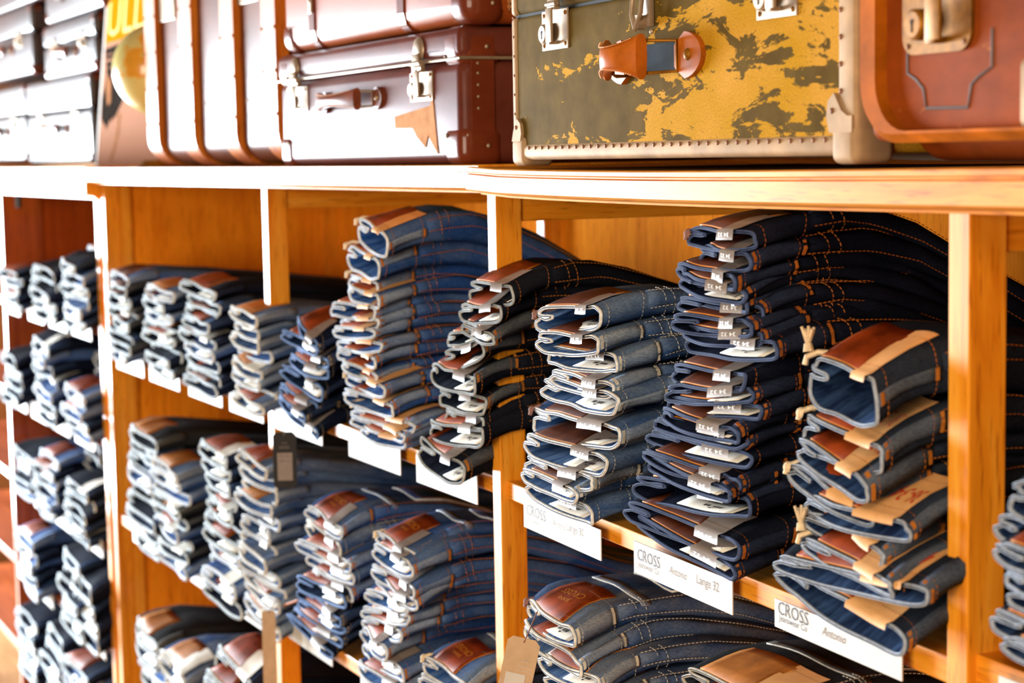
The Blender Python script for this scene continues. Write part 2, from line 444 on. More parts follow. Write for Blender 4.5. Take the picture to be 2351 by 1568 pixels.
hem_far = plain('hem_overexposed', (.74, .82, .92), .85, var=.2, scale=120)  # far dark jeans: blown-out window light put into the hem colour
def dress(root, J, st, seed, fine=True, patch='leather', strip='grey', label=True, size='33 34', pocket=False, loops=True, seam=True,
          patchspan=(16.9, 19.35), pd=.056, cord=None, stitch=True):
    """hang the parts of one pair of jeans under its Empty"""
    R = random.Random(seed); T = STY[st]; h = J.th/2
    V, Fc, mi = J.shell(); link('denim_body', mesh('denim_body', V, Fc, [T['out'], T['inn']], mi), root)
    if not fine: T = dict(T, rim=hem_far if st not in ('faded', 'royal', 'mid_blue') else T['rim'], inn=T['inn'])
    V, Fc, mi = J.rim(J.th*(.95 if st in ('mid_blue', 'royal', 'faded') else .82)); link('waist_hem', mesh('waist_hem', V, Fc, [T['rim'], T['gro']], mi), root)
    if patch:
        pm = {'leather': leather, 'dark': leather_dark, 'tan': leather_tan}[patch]
        V, Fc, mi = J.slab(patchspan[0], patchspan[1], .002, pd, h, .0013, 9, 5)
        link('leather_patch', mesh('leather_patch', V, Fc, [pm, leather_edge], mi), root)
        if pocket is True and fine:
            pl = [c for c in root.children if c.name.startswith('leather_patch')][0]; mb = MB()
            for body, fr in (('CROSS', (.20, .40, .80, .56)), ('JEANS', (.34, .62, .66, .71))):
                q, tf = J.lettering(body, patchspan[0], patchspan[1], .002, pd, h+.0016, fr); mb.add(q, tf)
            mb.obj('lettering', [leather_edge], pl)
    if strip:
        sm, im = (strip_grey, ink_white) if strip == 'grey' else (strip_pink, ink_red)
        a, b = patchspan[1]-.15, patchspan[1]+(1.05 if strip == 'grey' else 1.45)
        b = min(b, 21.8)
        yy = [.055, .03, .012, .002] if strip != 'grey' else [.034, .022, .012, .002]
        U = np.linspace(a, b, 5); V = []
        for y in yy: V += list(J.P(U, np.full(5, y), np.full(5, h+.0016)))
        e = J.P(U, np.zeros(5), np.full(5, h+.0012)); V += list(e+np.array([0, -.0045, 0]))
        drop = .0085 if strip == 'grey' else .0045
        V += list(e+np.array([0, -.0055, -drop]))
        Fc = [(j*5+i, j*5+i+1, (j+1)*5+i+1, (j+1)*5+i) for j in range(5) for i in range(4)]
        so = link('size_strip', mesh('size_strip', V, Fc, [sm if fine else label_white], None), root)
        if fine and size:
            tv, tf = text_mesh(size)
            if strip == 'grey':
                p0, p1 = e[0]+np.array([0, -.0056, -.002]), e[4]+np.array([0, -.0056, -.002])
                q = [(p1+(p0-p1)*(.18+.64*x)+np.array([0, -.0006, -(drop-.004)*(.15+.7*z/tv[:, 1].max())])) for x, z in tv]
                link('lettering', mesh('lettering', q, tf, [im], None, False), so)
            else:
                q, tf = J.lettering(size, a, b, .002, .050, h+.0022, (.12, .38, .80, .72))
                link('lettering', mesh('lettering', q, tf, [im], None, False), so)
    if label:
        a, b = 4.5+R.uniform(-.4, .4), 2.55+R.uniform(-.2, .2)
        V, Fc, mi = J.slab(a, b, .003, .036, -h-.0012, .0006, 7, 3, False)
        lo = link('care_label', mesh('care_label', V, Fc, [label_white], None), root)
        if fine:
            mb = MB()
            for body, fr in (('CROSS JEANS', (.10, .30, .90, .52)), ('--- --', (.34, .66, .66, .78))):
                q, tf = J.lettering(body, a, b, .003, .036, -h-.0017, fr); mb.add(q, tf)
            q = J.P(np.array([a+(b-a)*(.5+.035*math.cos(t)) for t in np.linspace(0, 6.28, 8, endpoint=False)]),
                    np.array([.0085+.0012*math.sin(t) for t in np.linspace(0, 6.28, 8, endpoint=False)]), np.full(8, -h-.0017))
            mb.add(q, [tuple(range(8))])
            mb.obj('lettering', [ink_brown], lo)
    if loops:
        n_l = 1 if (not fine or R.random() < .8) else 0
        for ci, y0, y1 in [(-.45+R.uniform(-.5, .7), .001, .046+R.uniform(0, .008))][:n_l]:
            dc = J.dci(ci % NC, .0046)
            V, Fc, mi = J.slab(ci-dc, ci+dc, y0, y1, h, .0022, 4, 6, False)
            lo = link('belt_loop', mesh('belt_loop', V, Fc, [T['loop']], None), root)
            if fine:
                for ya in (y0+.001, y1-.004):
                    V, Fc, mi = J.slab(ci-dc*.9, ci+dc*.9, ya, ya+.0026, h+.0020, .0009, 3, 2, False)
                    link('bartack', mesh('bartack', V, Fc, [T['thr']], None, False), lo)
    if seam and fine:
        V, Fc, mi = J.slab(-.50-J.dci(0, .0065), -.50+J.dci(0, .0065), .050, J.L*.98, h, .0012, 4, 26, False)
        V = np.array(V); V[:, 2] += .0006*np.sin(V[:, 1]*900)
        link('side_seam', mesh('side_seam', V, Fc, [T['out']], None), root)
    if stitch and fine:
        d = J.dci(0, .0065)
        L = [(-4.0, .0075, 3.2, .0075), (-4.0, .044, 3.2, .044), (-2.2, .066, 1.6, .070), (-2.2, .076, 1.6, .080),
             (-.50-d*.9, .052, -.50-d*.9, J.L*.9), (-.50+d*.9, .052, -.50+d*.9, J.L*.9)]
        V, Fc = J.dashes(L, off=.0022)
        # the seam rows sit on the raised seam, the others on the cloth
        tag(link('stitching', mesh('stitching', V, Fc, [T['thr']], None, False), root), kind='stuff')
    if pocket:
        V, Fc, mi = J.slab(16.6, 22.2, .074, .084, h, .0014, 14, 3)
        link('yoke_seam', mesh('yoke_seam', V, Fc, [T['loop'], T['rim']], mi), root)
        V, Fc, mi = J.slab(17.3, 20.7, .115, .235, h, .0022, 10, 8)
        po = link('back_pocket', mesh('back_pocket', V, Fc, [T['out'], T['rim']], mi), root)
        L = [(17.4, .119, 20.6, .119), (17.4, .127, 20.6, .127), (17.45, .12, 17.45, .232), (20.55, .12, 20.55, .232)]
        V, Fc = J.dashes(L, off=.0030)
        tag(link('pocket_stitching', mesh('pocket_stitching', V, Fc, [T['thr']], None, False), po), kind='stuff')
    if pocket == 'button':
        p = J.P(19.0, .13, h+.002); MB().dome(p, (0, -.3, 1), .0048, .0035, 14).obj('button', [red_button], root, True)
    if cord:
        cm = cord_cream if cord.startswith('cream') else cord_mauve
        p = J.P(15.4, .004, .004); mb = MB()
        P = [p+np.array(o) for o in ((.012, .02, .004), (.003, .0, .0055), (-.003, -.006, .002), (-.004, -.007, -.004))]
        mb.tube(P, .0022, 6)
        if 'tassel' in cord:
            q = p+np.array((-.002, -.005, .006))
            mb.tube([q, q+np.array((-.001, 0, .006))], [.0042, .0030], 8)
            for k in range(11):
                an = k*.57; mb.tube([q+np.array((-.001, 0, .005)), q+np.array((-.001+.0062*math.cos(an), .004*math.sin(an), .017+.0015*math.sin(k*2.)))], [.0016, .0011], 5)
        else: mb.dome(p+np.array((-.003, -.004, .001)), (-.4, -1, .3), .0046, .005)
        mb.obj('cord', [cm], root, smooth=True)

ORD = ['topmost', 'second', 'third', 'fourth', 'fifth', 'sixth', 'seventh', 'eighth', 'ninth', 'tenth', 'eleventh', 'twelfth', 'thirteenth',
       'fourteenth', 'fifteenth', 'sixteenth', 'seventeenth', 'eighteenth', 'nineteenth', 'twentieth']
WORD = dict(mid_blue='mid-blue', navy='dark navy', grey_blue='grey-blue', royal='bright blue', ink='ink-blue', charcoal='charcoal', faded='faded blue', worn_black='worn black')

def lab(st, i, n, where):
    if n == 1: return f"{WORD[st]} folded jeans, {where}"
    o = ORD[i] if i == 0 else ORD[i]+' from top'
    if i == n-1: o = 'bottom one'
    return f"{WORD[st]} folded jeans, {o} of {where}"

SEEDC = [100]
def measured_stack(sec, st, rows, where, group, d=-.03, opts=None, droop=.022, tmin=.014, tmax=.040, length=.40, zsh=None):
    """rows: waist openings as seen, top to bottom: (x left, y left, x right, y right)"""
    P = [(at(a, b, sec, d), at(c, e, sec, d)) for a, b, c, e in rows]
    zc = [(l[2]+r[2])/2 for l, r in P]
    n = len(rows)
    for i, (l, r) in enumerate(P):
        gaps = []
        if i > 0: gaps.append(zc[i-1]-zc[i])
        if i < n-1: gaps.append(zc[i]-zc[i+1])
        t = float(np.clip(np.mean(gaps) if gaps else .03, tmin, tmax))
        SEEDC[0] += 1; sd = SEEDC[0]; R = random.Random(sd)
        w = max(.10, r[0]-l[0]); dy = R.uniform(-.006, .006)
        zl, zr = l[2]-zc[i], r[2]-zc[i]
        M = SEC[sec] @ Matrix.Translation((l[0], d+dy, zc[i]))
        s = st[i] if isinstance(st, (list, tuple)) else st
        root = empty('folded_jeans', M, label=lab(s, i, n, where), cat='jeans', group=group)
        J = Jeans(w, t*1.04, zl, zr, sd, droop=droop, length=length, sink=0.42*max(0, zc[i]-(zsh if zsh else zc[-1]-.012)))
        o = dict(opts or {}); o.update((rows_opts.get((where, i)) or {}))
        dress(root, J, s, sd, **o)
rows_opts = {}

_far = {}
def far_proto(st, k, patch, strip):
    key = (st, k, patch, strip)
    if key not in _far:
        J = Jeans(.21, .024, .004, -.004, 900+k*7+len(_far), n=46, fine=False, th=.0030)
        root = empty('folded_jeans')
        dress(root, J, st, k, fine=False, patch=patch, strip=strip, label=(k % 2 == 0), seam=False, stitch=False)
        ch = list(root.children)
        _far[key] = [(c.name.split('.')[0], c.data) for c in ch]
        for c in ch: bpy.data.objects.remove(c)
        bpy.data.objects.remove(root)
    return _far[key]

def far_stack(sec, st, x0, w, z0, z1, n, where, group, d=-.03, seed=0, lean=0.0, patch='leather', strip='grey'):
    """a stack too far off for stitches: pairs share their meshes"""
    R = random.Random(seed+int(abs(x0)*1000)); t = (z1-z0)/n
    for i in range(n):                                     # i = 0 is the topmost
        z = z1-(i+.5)*t
        s = st[i % len(st)] if isinstance(st, (list, tuple)) else st
        k = R.randrange(4)
        pp = patch[i % len(patch)] if isinstance(patch, (list, tuple)) else patch
        if i and R.random() < .45: pp = None
        parts = far_proto(s, k, pp, strip if R.random() < .5 else None)
        sx = w/.21*R.uniform(.92, 1.06); sz = t/.024*1.05
        M = SEC[sec] @ Matrix.Translation((x0+R.uniform(-.006, .006)+lean*(z1-z), d+R.uniform(-.008, .008), z-.012)) @ Matrix.Rotation(R.uniform(-.04, .02), 4, 'Y') @ Matrix.Rotation(-math.atan(.30*max(0, z-z0)/.40), 4, 'X') @ Matrix.Rotation(R.uniform(-.05, .05), 4, 'Z') @ Matrix.Diagonal((sx, 1, sz, 1))
        root = empty('folded_jeans', M, label=lab(s, i, n, where), cat='jeans', group=group)
        for nm, me in parts: link(nm, me, root)

# ---------------------------------------------------------------- room shell
def struct(name, a, b, m, sec=1, parent=None):
    o = MB().box(a, b).obj(name, [m], parent, M=SEC[sec].copy() if not parent else None)
    if not parent: o['kind'] = 'structure'
    return o
wall_mat = plain('wall_plaster', (.32, .17, .08), .8, var=.05, scale=4)
floor_mat = wood('floor_boards', 0, (.36, .20, .09), (.28, .15, .065), (.20, .10, .04), coat=.2, rough=.5)
white_paint = plain('white_paint', (.75, .73, .70), .5)
struct('floor', (-5.3, -4.5, -.05), (4.2, .62, 0), floor_mat)
struct('wall_back', (-5.3, .55, 0), (4.2, .62, 3.0), wall_mat)
for a, b in (((-5.3, -4.5, 0), (-5.2, -3.1, 3.0)), ((-5.3, -.40, 0), (-5.2, .55, 3.0)), ((-5.3, -3.1, 2.72), (-5.2, -.40, 3.0)), ((-5.3, -3.1, 0), (-5.2, -.40, .18))):
    struct('wall_left', a, b, wall_mat)
wf = MB()
for y in (-3.1, -1.78, -.45): wf.box((-5.27, y, .18), (-5.23, y+.05, 2.72))
for z in (.18, 2.67): wf.box((-5.27, -3.05, z), (-5.23, -.45, z+.05))
tag(wf.obj('window_1', [white_paint]), kind='structure')

# ---------------------------------------------------------------- shelving
PW, PD = .024, .031
def post(name, s, root, d0=0.0, m=None, z1=Z0, w=PW, dep=PD):
    return MB().box((s, d0, 0), (s+w, d0+dep, z1), 0, .0012).obj(name, [m or wood_z], root)

def shelving(sec, posts, s_end, shelves, label, name, mats, ztop, end_panel=None, depth=.48, back=True, rails=True, railh=.032):
    mx, my, mz, mp = mats
    root = empty(name, SEC[sec].copy(), label=label, cat='shelving')
    for s in posts:
        post('post', s, root, m=mz, z1=ztop)
        post('back_post', s+.012, root, d0=depth-.030, m=mz, z1=ztop)
        if rails:
            MB().box((s+.002, PD, ztop-railh), (s+PW-.002, depth-.03, ztop), 0, .001).obj('side_rail', [my], root)
    for a, b, zs in shelves:
        for z in zs:
            mb = MB().box((a, .008, z-.0195), (b, depth-.006, z), 0, .0012)
            mb.obj('shelf_board', [mx], root)
    ed = posts+[s_end]
    if back:
        for a, b in zip(ed[:-1], ed[1:]):
            MB().box((a+.012, depth, .03), (b+.012, depth+.010, ztop)).obj('back_panel', [mp], root)
    if end_panel is not None:
        s = end_panel
        MB().box((s-.012, PD-.002, .03), (s+.004, depth, ztop)).obj('end_panel', [mp], root)
        if s > -2.5: 
            d = PD; MB().box((s+.004, d-.001, .03), (s+.010, d+.020, ztop)).obj('end_stile', [mz], root)
    return root
A_, B_ = -1.790, -.790
shelving(1, [A_, B_], -.012, [(A_+PW, B_+.004, (1.180, .846)), (B_+.012, -.002, (1.180, .858))],
         'open oak shelving with two bays, under the ribbed trunk and the brown suitcases', 'shelving_unit', (wood_x, wood_y, wood_z, panel_mat), Z0, end_panel=A_+PW-.004)
D_ = .851
shelving(2, [0.0, D_, 1.75], 1.75, [(.012, D_+.004, (1.180, .855)), (D_+.012, 1.75, (1.190, .86))],
         'open oak shelving unit beneath the flaking olive trunk', 'shelving_unit', (wood_x, wood_y, wood_z, panel_mat), Z0)
LA, LB = -1.846, -2.845
LZ = (1.212, .983, .768, .552, .325)
shelving(1, [-3.90, LB, LA], LA+PW, [(-3.9+.012, LB+.01, LZ), (LB+PW, LA+.004, LZ)],
         'red-brown shelving unit with five close shelves, under the stacked dark suitcases', 'shelving_unit', (red_x, red_y, red_z, red_panel), 1.50, end_panel=LB+PW-.002)
for o in S.objects:
    if o.name.startswith('shelving_unit.002'):
        for ch in o.children:
            if ch.name.startswith('post') and ch.matrix_local is not None and max(v.co.x for v in ch.data.vertices) > LB+.5: ch.data.materials[0] = wood_z
MB().box((LB+PW+.0022, PD, .03), (LB+PW+.008, .095, 1.5)).obj('end_stile', [red_z], bpy.data.objects['shelving_unit.002'])

def cornice(name, sec, s0, s1, zb, zt, label, m, prof, dback=.49, sag=None):
    """moulded board along the top of a unit: profile (d, z) swept along the front, with an optional sag of its own weight"""
    n = 24; mb = MB(); P = [(d, zb+(zt-zb)*f) for d, f in prof]+[(dback, zt), (dback, zt-.018)]
    k = len(P); V = []
    for s in np.linspace(s0, s1, n):
        g = sag(s) if sag else 0.0
        V += [(s, d, z-g) for d, z in P]
    Fc = [(i*k+j, (i+1)*k+j, (i+1)*k+(j+1) % k, i*k+(j+1) % k) for i in range(n-1) for j in range(k)]
    Fc += [tuple(range(k)), tuple(range((n-1)*k+k-1, (n-1)*k-1, -1))]
    mb.add(V, Fc)
    o = mb.obj(name, [m], M=SEC[sec].copy())
    return tag(o, label, 'cornice')
PROF = [(0.0, 0.0), (-.012, 0.0), (-.013, .06), (-.017, .10), (-.026, .13), (-.030, .20), (-.030, .72), (-.026, .76), (-.026, .80), (-.029, .84), (-.029, .96), (-.027, 1.0)]
cornice('cornice', 1, A_-.004-.02, .040, Z0, 1.531, 'pale oak moulding along the top of the two-bay shelving, whitened by window glare', wood_x, PROF)
cornice('cornice', 2, .020, 2.0, Z0-.002, 1.5285, 'oak moulded top board under the olive trunk, honey coloured with knots', wood('oak_top', 0, (.80, .36, .055), (.74, .27, .022), (.52, .15, .006), coat=.035, rough=.6), [(d-.003, f) for d, f in PROF], sag=lambda s: .004*math.exp(-((s-.45)/.5)**2)-.004*math.exp(-(s/.05)))
cornice('cornice', 1, -3.95, -1.792, 1.470, 1.534, 'tall glaring moulding along the top of the red-brown shelving', wood_x, PROF)
tag(MB().box((-2.706, .012, 1.437), (-2.672, .020, 1.472)).obj('hinge_plate', [plain('dark_iron', (.03, .028, .025), .8, spec=.0)]), 'small dark metal hook plate under the moulding of the red-brown shelving', 'fitting')

# ---------------------------------------------------------------- price cards on the shelf edges
def price_card(sec, px0, py0, px1, py1, ztop, h, label, texts=(), group='price cards on the shelf edges', d=-.003):
    a, b = at(px0, py0, sec, d), at(px1, py1, sec, d)
    w = b[0]-a[0]
    root = link('price_card', MB().box((0, 0, -h), (w, .0012, 0), 0, .0003).mesh('price_card', [card_white]), None,
                SEC[sec] @ Matrix.Translation((a[0], d-.0012, ztop)))
    tag(root, label, 'price card', group)
    for body, x, z, tw, shear, m in texts:
        V, Fc = text_mesh(body, shear)
        q = [(x+tw*u, -.0004, z+tw*v) for u, v in V]
        link('lettering', mesh('lettering', q, Fc, [m], None, False), root)
    return root
ZS = 1.180
CROSS = lambda w, m1, m2, h=.034: [('CROSS', .010, -.0165, .052, 0, m1), ('Jeanswear Co', .010, -.026, .050, 0, m2)]
price_card(2, 1204, 1125, 1381, 1190, ZS-.006, .031, 'white price card on shelf edge below the pale-edged blue stack', [('CROSS', .008, -.016, .050, 0, ink_brown), ('Jeanswear Co', .008, -.0245, .046, 0, ink_faint), ('Antonio', .075, -.016, .034, .3, ink_faint), ('Lange 30', .112, -.017, .040, 0, ink_faint)])
price_card(2, 1457, 1220, 1684, 1335, ZS-.003, .030, 'white price card on shelf edge below the tall navy stack', [('CROSS', .008, -.0165, .046, 0, ink_brown), ('Jeanswear Co', .008, -.0245, .044, 0, ink_faint), ('Antonio', .072, -.0165, .034, .3, ink_faint), ('Lange 32', .125, -.0175, .040, 0, ink_faint)])
price_card(2, 1781, 1337, 2074, 1485, ZS-.003, .0235, 'white price card on shelf edge below the grey-blue stack with tassels', [('CROSS', .006, -.0115, .046, 0, ink_brown), ('Jeanswear Co', .007, -.0185, .043, 0, ink_brown), ('Antonio', .072, -.0135, .034, .3, ink_faint)])
price_card(2, 2296, 1508, 2420, 1560, 1.187, .030, 'white price card in the narrow strip of shelf beyond the thick front post')
for (p, lab_) in (((633, 928, 741, 1000), 'dark stack beside the black hang tag'), ((801, 984, 920, 1027), 'tall blue stack with orange bartacks'), ((957, 1038, 1097, 1099), 'charcoal stack behind the post')):
    price_card(1, *p, ZS-.001, .034, f'blank-looking white price card below the {lab_}')
for (p, lab_) in (((664, 1425, 764, 1504), 'blue and ink stack, lower shelf beside the string'), ((829, 1535, 985, 1640), 'rust-patched blue stack on the lower shelf')):
    price_card(1, *p, .866, .030, f'white price card below the {lab_}')
O4 = ['first', 'second', 'third', 'fourth']
for k, p in enumerate(((269, 808, 331, 850), (345, 860, 413, 885), (435, 890, 511, 920), (528, 905, 606, 960))):
    price_card(1, *p, ZS+.003, .038, f'{O4[k]} white card, upper shelf under the ribbed trunk, counting from the red-brown unit', group='cards under the ribbed trunk')
for k, p in enumerate(((306, 1212, 337, 1236), (362, 1252, 428, 1297), (439, 1315, 516, 1360), (544, 1372, 618, 1430))):
    price_card(1, *p, .852, .034, f'{O4[k]} white card, lower shelf under the ribbed trunk, counting from the red-brown unit', group='cards under the ribbed trunk')
LN = ['top', 'second', 'third', 'fourth', 'lowest']
for r, z in enumerate(LZ):
    for k in range(4):
        s = LB+.045+k*.238+.012*((r*7+k*3) % 4)
        o = MB().box((0, 0, -.036), (.170, .0015, 0)).obj('price_card', [card_white], M=Matrix.Translation((s, -.004, z+.004)))
        tag(o, f'{O4[k]} white card along the {LN[r]} shelf of the red-brown shelving', 'price card', 'cards on the red-brown shelving')

# ---------------------------------------------------------------- cases and trunks on top
def case_mat(name, c, rough=.28, coat=.6, var=.25, wear=None, cr=.15):
    m, nt, bs = new_mat(name)
    n = noise(nt, coords(nt, (9, 9, 16)), 1.0, 6, .65)
    r = ramp(nt, n, [(.30, tuple(x*(1-var) for x in c)), (.65, tuple(x*(1+var) for x in c))])
    col = r.outputs[0]
    if wear:
        n2 = noise(nt, coords(nt, (30, 30, 75)), 1.0, 6, .7)
        f = ramp(nt, n2, [(.64, (0, 0, 0)), (.72, (1, 1, 1))]); col = mixc(nt, f.outputs[0], col, wear)
    nt.links.new(col, bs.inputs['Base Color'])
    bs.inputs['Roughness'].default_value = rough; bs.inputs['Specular IOR Level'].default_value = .05 if coat else .02; bs.inputs['Coat Weight'].default_value = coat; bs.inputs['Coat Roughness'].default_value = cr
    n3 = noise(nt, coords(nt, (260, 260, 260)), 1.0, 3); bump(nt, bs, n3, .10, .0008)
    return m
fibre = case_mat('vulcanised_fibre', (.120, .028, .017), .4, .065)
fibre_orange = case_mat('orange_fibre', (.28, .058, .010), .4, .17)
fibre_dark = case_mat('dark_leatherette', (.040, .018, .014), .4, 1.0, cr=.34)
fibre_cap = case_mat('corner_leather', (.150, .028, .010), .34, .5)
brown_hide = case_mat('brown_hide', (.22, .042, .006), .62, .0, .30, (.42, .14, .03))
slat_wood = wood('bent_slat', 2, (.62, .20, .022), (.48, .125, .012), (.22, .055, .007), coat=.10)
trunk_skin = case_mat('trunk_skin', (.14, .038, .012), .4, .22, cr=.27, var=.25, wear=(.10, .03, .012)) #, .4, (.10, .03, .012))
orange_leather = plain('orange_leather', (.46, .115, .010), .40, spec=.1, coat=.08, var=.3, scale=28, bmp=.06)
brown_leather = plain('brown_leather', (.22, .055, .022), .32, coat=.4, var=.3, scale=28)
black_metal = plain('black_metal', (.030, .038, .048), .7, spec=.02)

def rbox(w, d, h, r, seg=5, o=(0, 0, 0)):
    bm = bmesh.new(); bmesh.ops.create_cube(bm, size=1)
    for v in bm.verts: v.co = Vector((o[0]+(v.co.x+.5)*w, o[1]+(v.co.y+.5)*d, o[2]+(v.co.z+.5)*h))
    bmesh.ops.bevel(bm, geom=bm.edges[:], offset=r, segments=seg, profile=.5, affect='EDGES'); return bm

def lock(root, x, z, w=.042, h=.034, m=nickel, round_=.0, hasp=True, y=0.0, name='lock_plate'):
    """plate with four rivets, key cylinder and hinged hasp"""
    mb = MB()
    if round_:
        P = []
        for cx, cz, a0 in ((w-round_, round_, -90), (w-round_, h-round_, 0), (round_, h-round_, 90), (round_, round_, 180)):
            P += [(x+cx+round_*math.cos(math.radians(a0+t)), z+cz+round_*math.sin(math.radians(a0+t))) for t in range(0, 91, 15)]
        mb.prism(P, y-.0022, y)
    else: mb.box((x, y-.002, z), (x+w, y, z+h), 0, .0006)
    p = mb.obj(name, [m], root, smooth=bool(round_))
    rv = MB()
    for a in (.09, .91):
        for b in (.12, .88): rv.dome((x+w*a, y-.002, z+h*b), (0, -1, 0), .0022, .0014, 8)
    tag(rv.obj('rivet', [rust if m is not nickel else brass], p, True), kind='stuff')
    cy = MB(); c = (x+w*.30, y-.002, z+h*.40); r = h*(.255 if not round_ else .215)
    cy.cyl(c, (c[0], y-.009, c[2]), r, 24).cyl((c[0], y-.009, c[2]), (c[0], y-.0105, c[2]), r*.99, 24, r2=r*.82)
    cy.obj('key_cylinder', [m], p, True)
    kh = MB().cyl((c[0], y-.0104, c[2]+r*.18), (c[0], y-.0108, c[2]+r*.18), r*.17, 10).box((c[0]-r*.09, y-.0108, c[2]-r*.5), (c[0]+r*.09, y-.0104, c[2]+r*.15))
    kh.obj('keyhole', [dark_gap], p)
    if hasp:
        hb = MB().box((x+w*.52, y-.0125, z+h*.16), (x+w*.74, y-.0100, z+h*1.02), 0, .0008).box((x+w*.52, y-.012, z+h*.12), (x+w*.66, y-.002, z+h*.20), 0, .001)
        hb.box((x+w*.50, y-.010, z+h*.98), (x+w*.80, y-.004, z+h*1.25), 0, .001).cyl((x+w*.48, y-.009, z+h*1.12), (x+w*.84, y-.009, z+h*1.12), .0028, 10)
        hb.obj('hasp', [m], p, True)
    return p

def handle(root, x0, x1, z, hh, m, metal, out=.034, tabw=.030, y=0.0, mt=None):
    """carrying handle: two riveted tabs, two wire rings and a waisted leather grip standing off the case"""
    g = empty('handle'); g.parent = root
    mt = mt or m
    for x, sg in ((x0, 1), (x1, -1)):
        P = [(x+sg*(tabw*.55), -hh*.62), (x+sg*tabw*.62, -hh*.5), (x+sg*tabw*.62, hh*.5), (x+sg*tabw*.55, hh*.62)]
        P += [(x+sg*(tabw*.25-tabw*.95*math.sin(a)), hh*1.12*math.cos(a)) for a in np.linspace(.15, math.pi-.15, 14)]
        if sg < 0: P = P[::-1]
        P = [(a, z+b) for a, b in P]
        MB().prism(P, y-.005, y).obj('handle_tab', [mt], g)
        MB().dome((x-sg*.002, y-.005, z), (0, -1, 0), hh*.30, .003, 14).obj('handle_rivet', [metal], g, True)
    xa, xb = x0+tabw*.55, x1-tabw*.55
    for x, sg in ((xa, 1), (xb, -1)):
        q = [(x-sg*.004, y-.006, z-hh*.72), (x+sg*.016, y-out*.62, z-hh*.78), (x+sg*.020, y-out*.75, z-hh*.70), (x+sg*.020, y-out*.75, z+hh*.70), (x+sg*.016, y-out*.62, z+hh*.78), (x-sg*.004, y-.006, z+hh*.72)]
        MB().tube(q, .0016, 8, closed=True).obj('handle_ring', [metal], g, True)
    xa += .012; xb -= .012; V = []; n = 22; k = 14
    for t in np.linspace(0, 1, n):
        w = abs(2*t-1); rz = hh*(.62+.48*w**2.2) if t > .0 else hh*.9
        ry = .0055+.0035*(1-w); yy = y-out*(.78+.30*(1-w*w))
        for a in np.linspace(0, 2*math.pi, k, endpoint=False):
            c, s = math.cos(a), math.sin(a)
            V.append((xa+(xb-xa)*t, yy-ry*np.sign(c)*abs(c)**.8, z+rz*np.sign(s)*abs(s)**.6))
    Fc = [(i*k+j, i*k+(j+1) % k, (i+1)*k+(j+1) % k, (i+1)*k+j) for i in range(n-1) for j in range(k)]+[tuple(range(k-1, -1, -1)), tuple(range((n-1)*k, n*k))]
    MB().add(V, Fc).obj('handle_grip', [m], g, True)
    st = MB()
    for sg in (-1, 1):
        for t in np.linspace(.06, .94, 34):
            w = abs(2*t-1); rz = hh*(.62+.48*w**2.2)*.86; yy = y-out*(.78+.30*(1-w*w))-(.0055+.0035*(1-w))*.86
            st.box((xa+(xb-xa)*t-.0009, yy-.0012, z+sg*rz-.0005), (xa+(xb-xa)*t+.0009, yy, z+sg*rz+.0005))
    st.obj('handle_stitching', [leather_edge], g)
    return g

def corner_caps(root, w, d, h, m, size=.050, corners='tb', rivet=nickel, off=.0022, r=.012):
    for cx in (0, 1):
        for cz in ((0,) if corners == 'b' else (1,) if corners == 't' else (0, 1)):
            o = (w*cx-size*cx-(off if not cx else -off), -off, (h-size*.85)*cz+(off if cz else -off))
            p = MB().bm(rbox(size, size, size*.85, r*1.25, 5, o)).obj('corner_cap', [m], root, True)
            rv = MB()
            for a, b in ((.30, .30), (.72, .74)):
                x = o[0]+size*(a if cx == 0 else 1-a)
                rv.dome((o[0]+size*(.28 if cx else .72), -off, o[2]+size*.85*(.72 if cz == 0 else .28)), (0, -1, 0), .0026, .0018, 8)
            if cx: rv.dome((o[0]+size, size*.55, o[2]+size*.4), (1, 0, 0), .0026, .0018, 8)
            rv.obj('rivet', [rivet], p, True)

# --- purple-brown fibre suitcase
zt = 1.5315
a, b = at(645, 300, 1, -.012), at(1062, 300, 1, -.012)
w2 = b[0]-a[0]; h2 = .153
case2 = empty('suitcase', Matrix.Translation((a[0], -.012, zt)), label='glossy maroon fibre suitcase lying flat with peeled label, under the orange-brown suitcase', cat='suitcase')
MB().bm(rbox(w2, .36, .118, .015, 6)).obj('case_body', [fibre], case2, True)
MB().bm(rbox(w2+.004, .364, .036, .010, 5, (-.002, -.002, .1175))).obj('case_lid', [fibre], case2, True)
MB().tube([(-.003, -.003, .118), (w2+.003, -.003, .118), (w2+.003, .36, .118)], .0019, 8).obj('lid_edge', [nickel], case2, True)
sb = MB()
for x in np.arange(.02, w2-.06, .0042): sb.box((x, -.0026, .1285), (x+.0024, -.0018, .1291))
tag(sb.obj('lid_stitching', [ink_brown], case2), kind='stuff')
corner_caps(case2, w2, .36, .1535, fibre_cap, .056)
rv = MB()
for z in (.062, .075, .088, .101, .112): rv.dome((w2, .020, z), (1, 0, 0), .0026, .0018, 8)
for y in (.09, .13, .18): rv.dome((w2, y, .018), (1, 0, 0), .0026, .0018, 8)
tag(rv.obj('side_rivets', [nickel], case2, True), kind='stuff')
MB().box((w2-.0008, .0115, .03), (w2+.0012, .040, .116), 0, .0004).obj('edge_binding', [fibre_cap], case2)
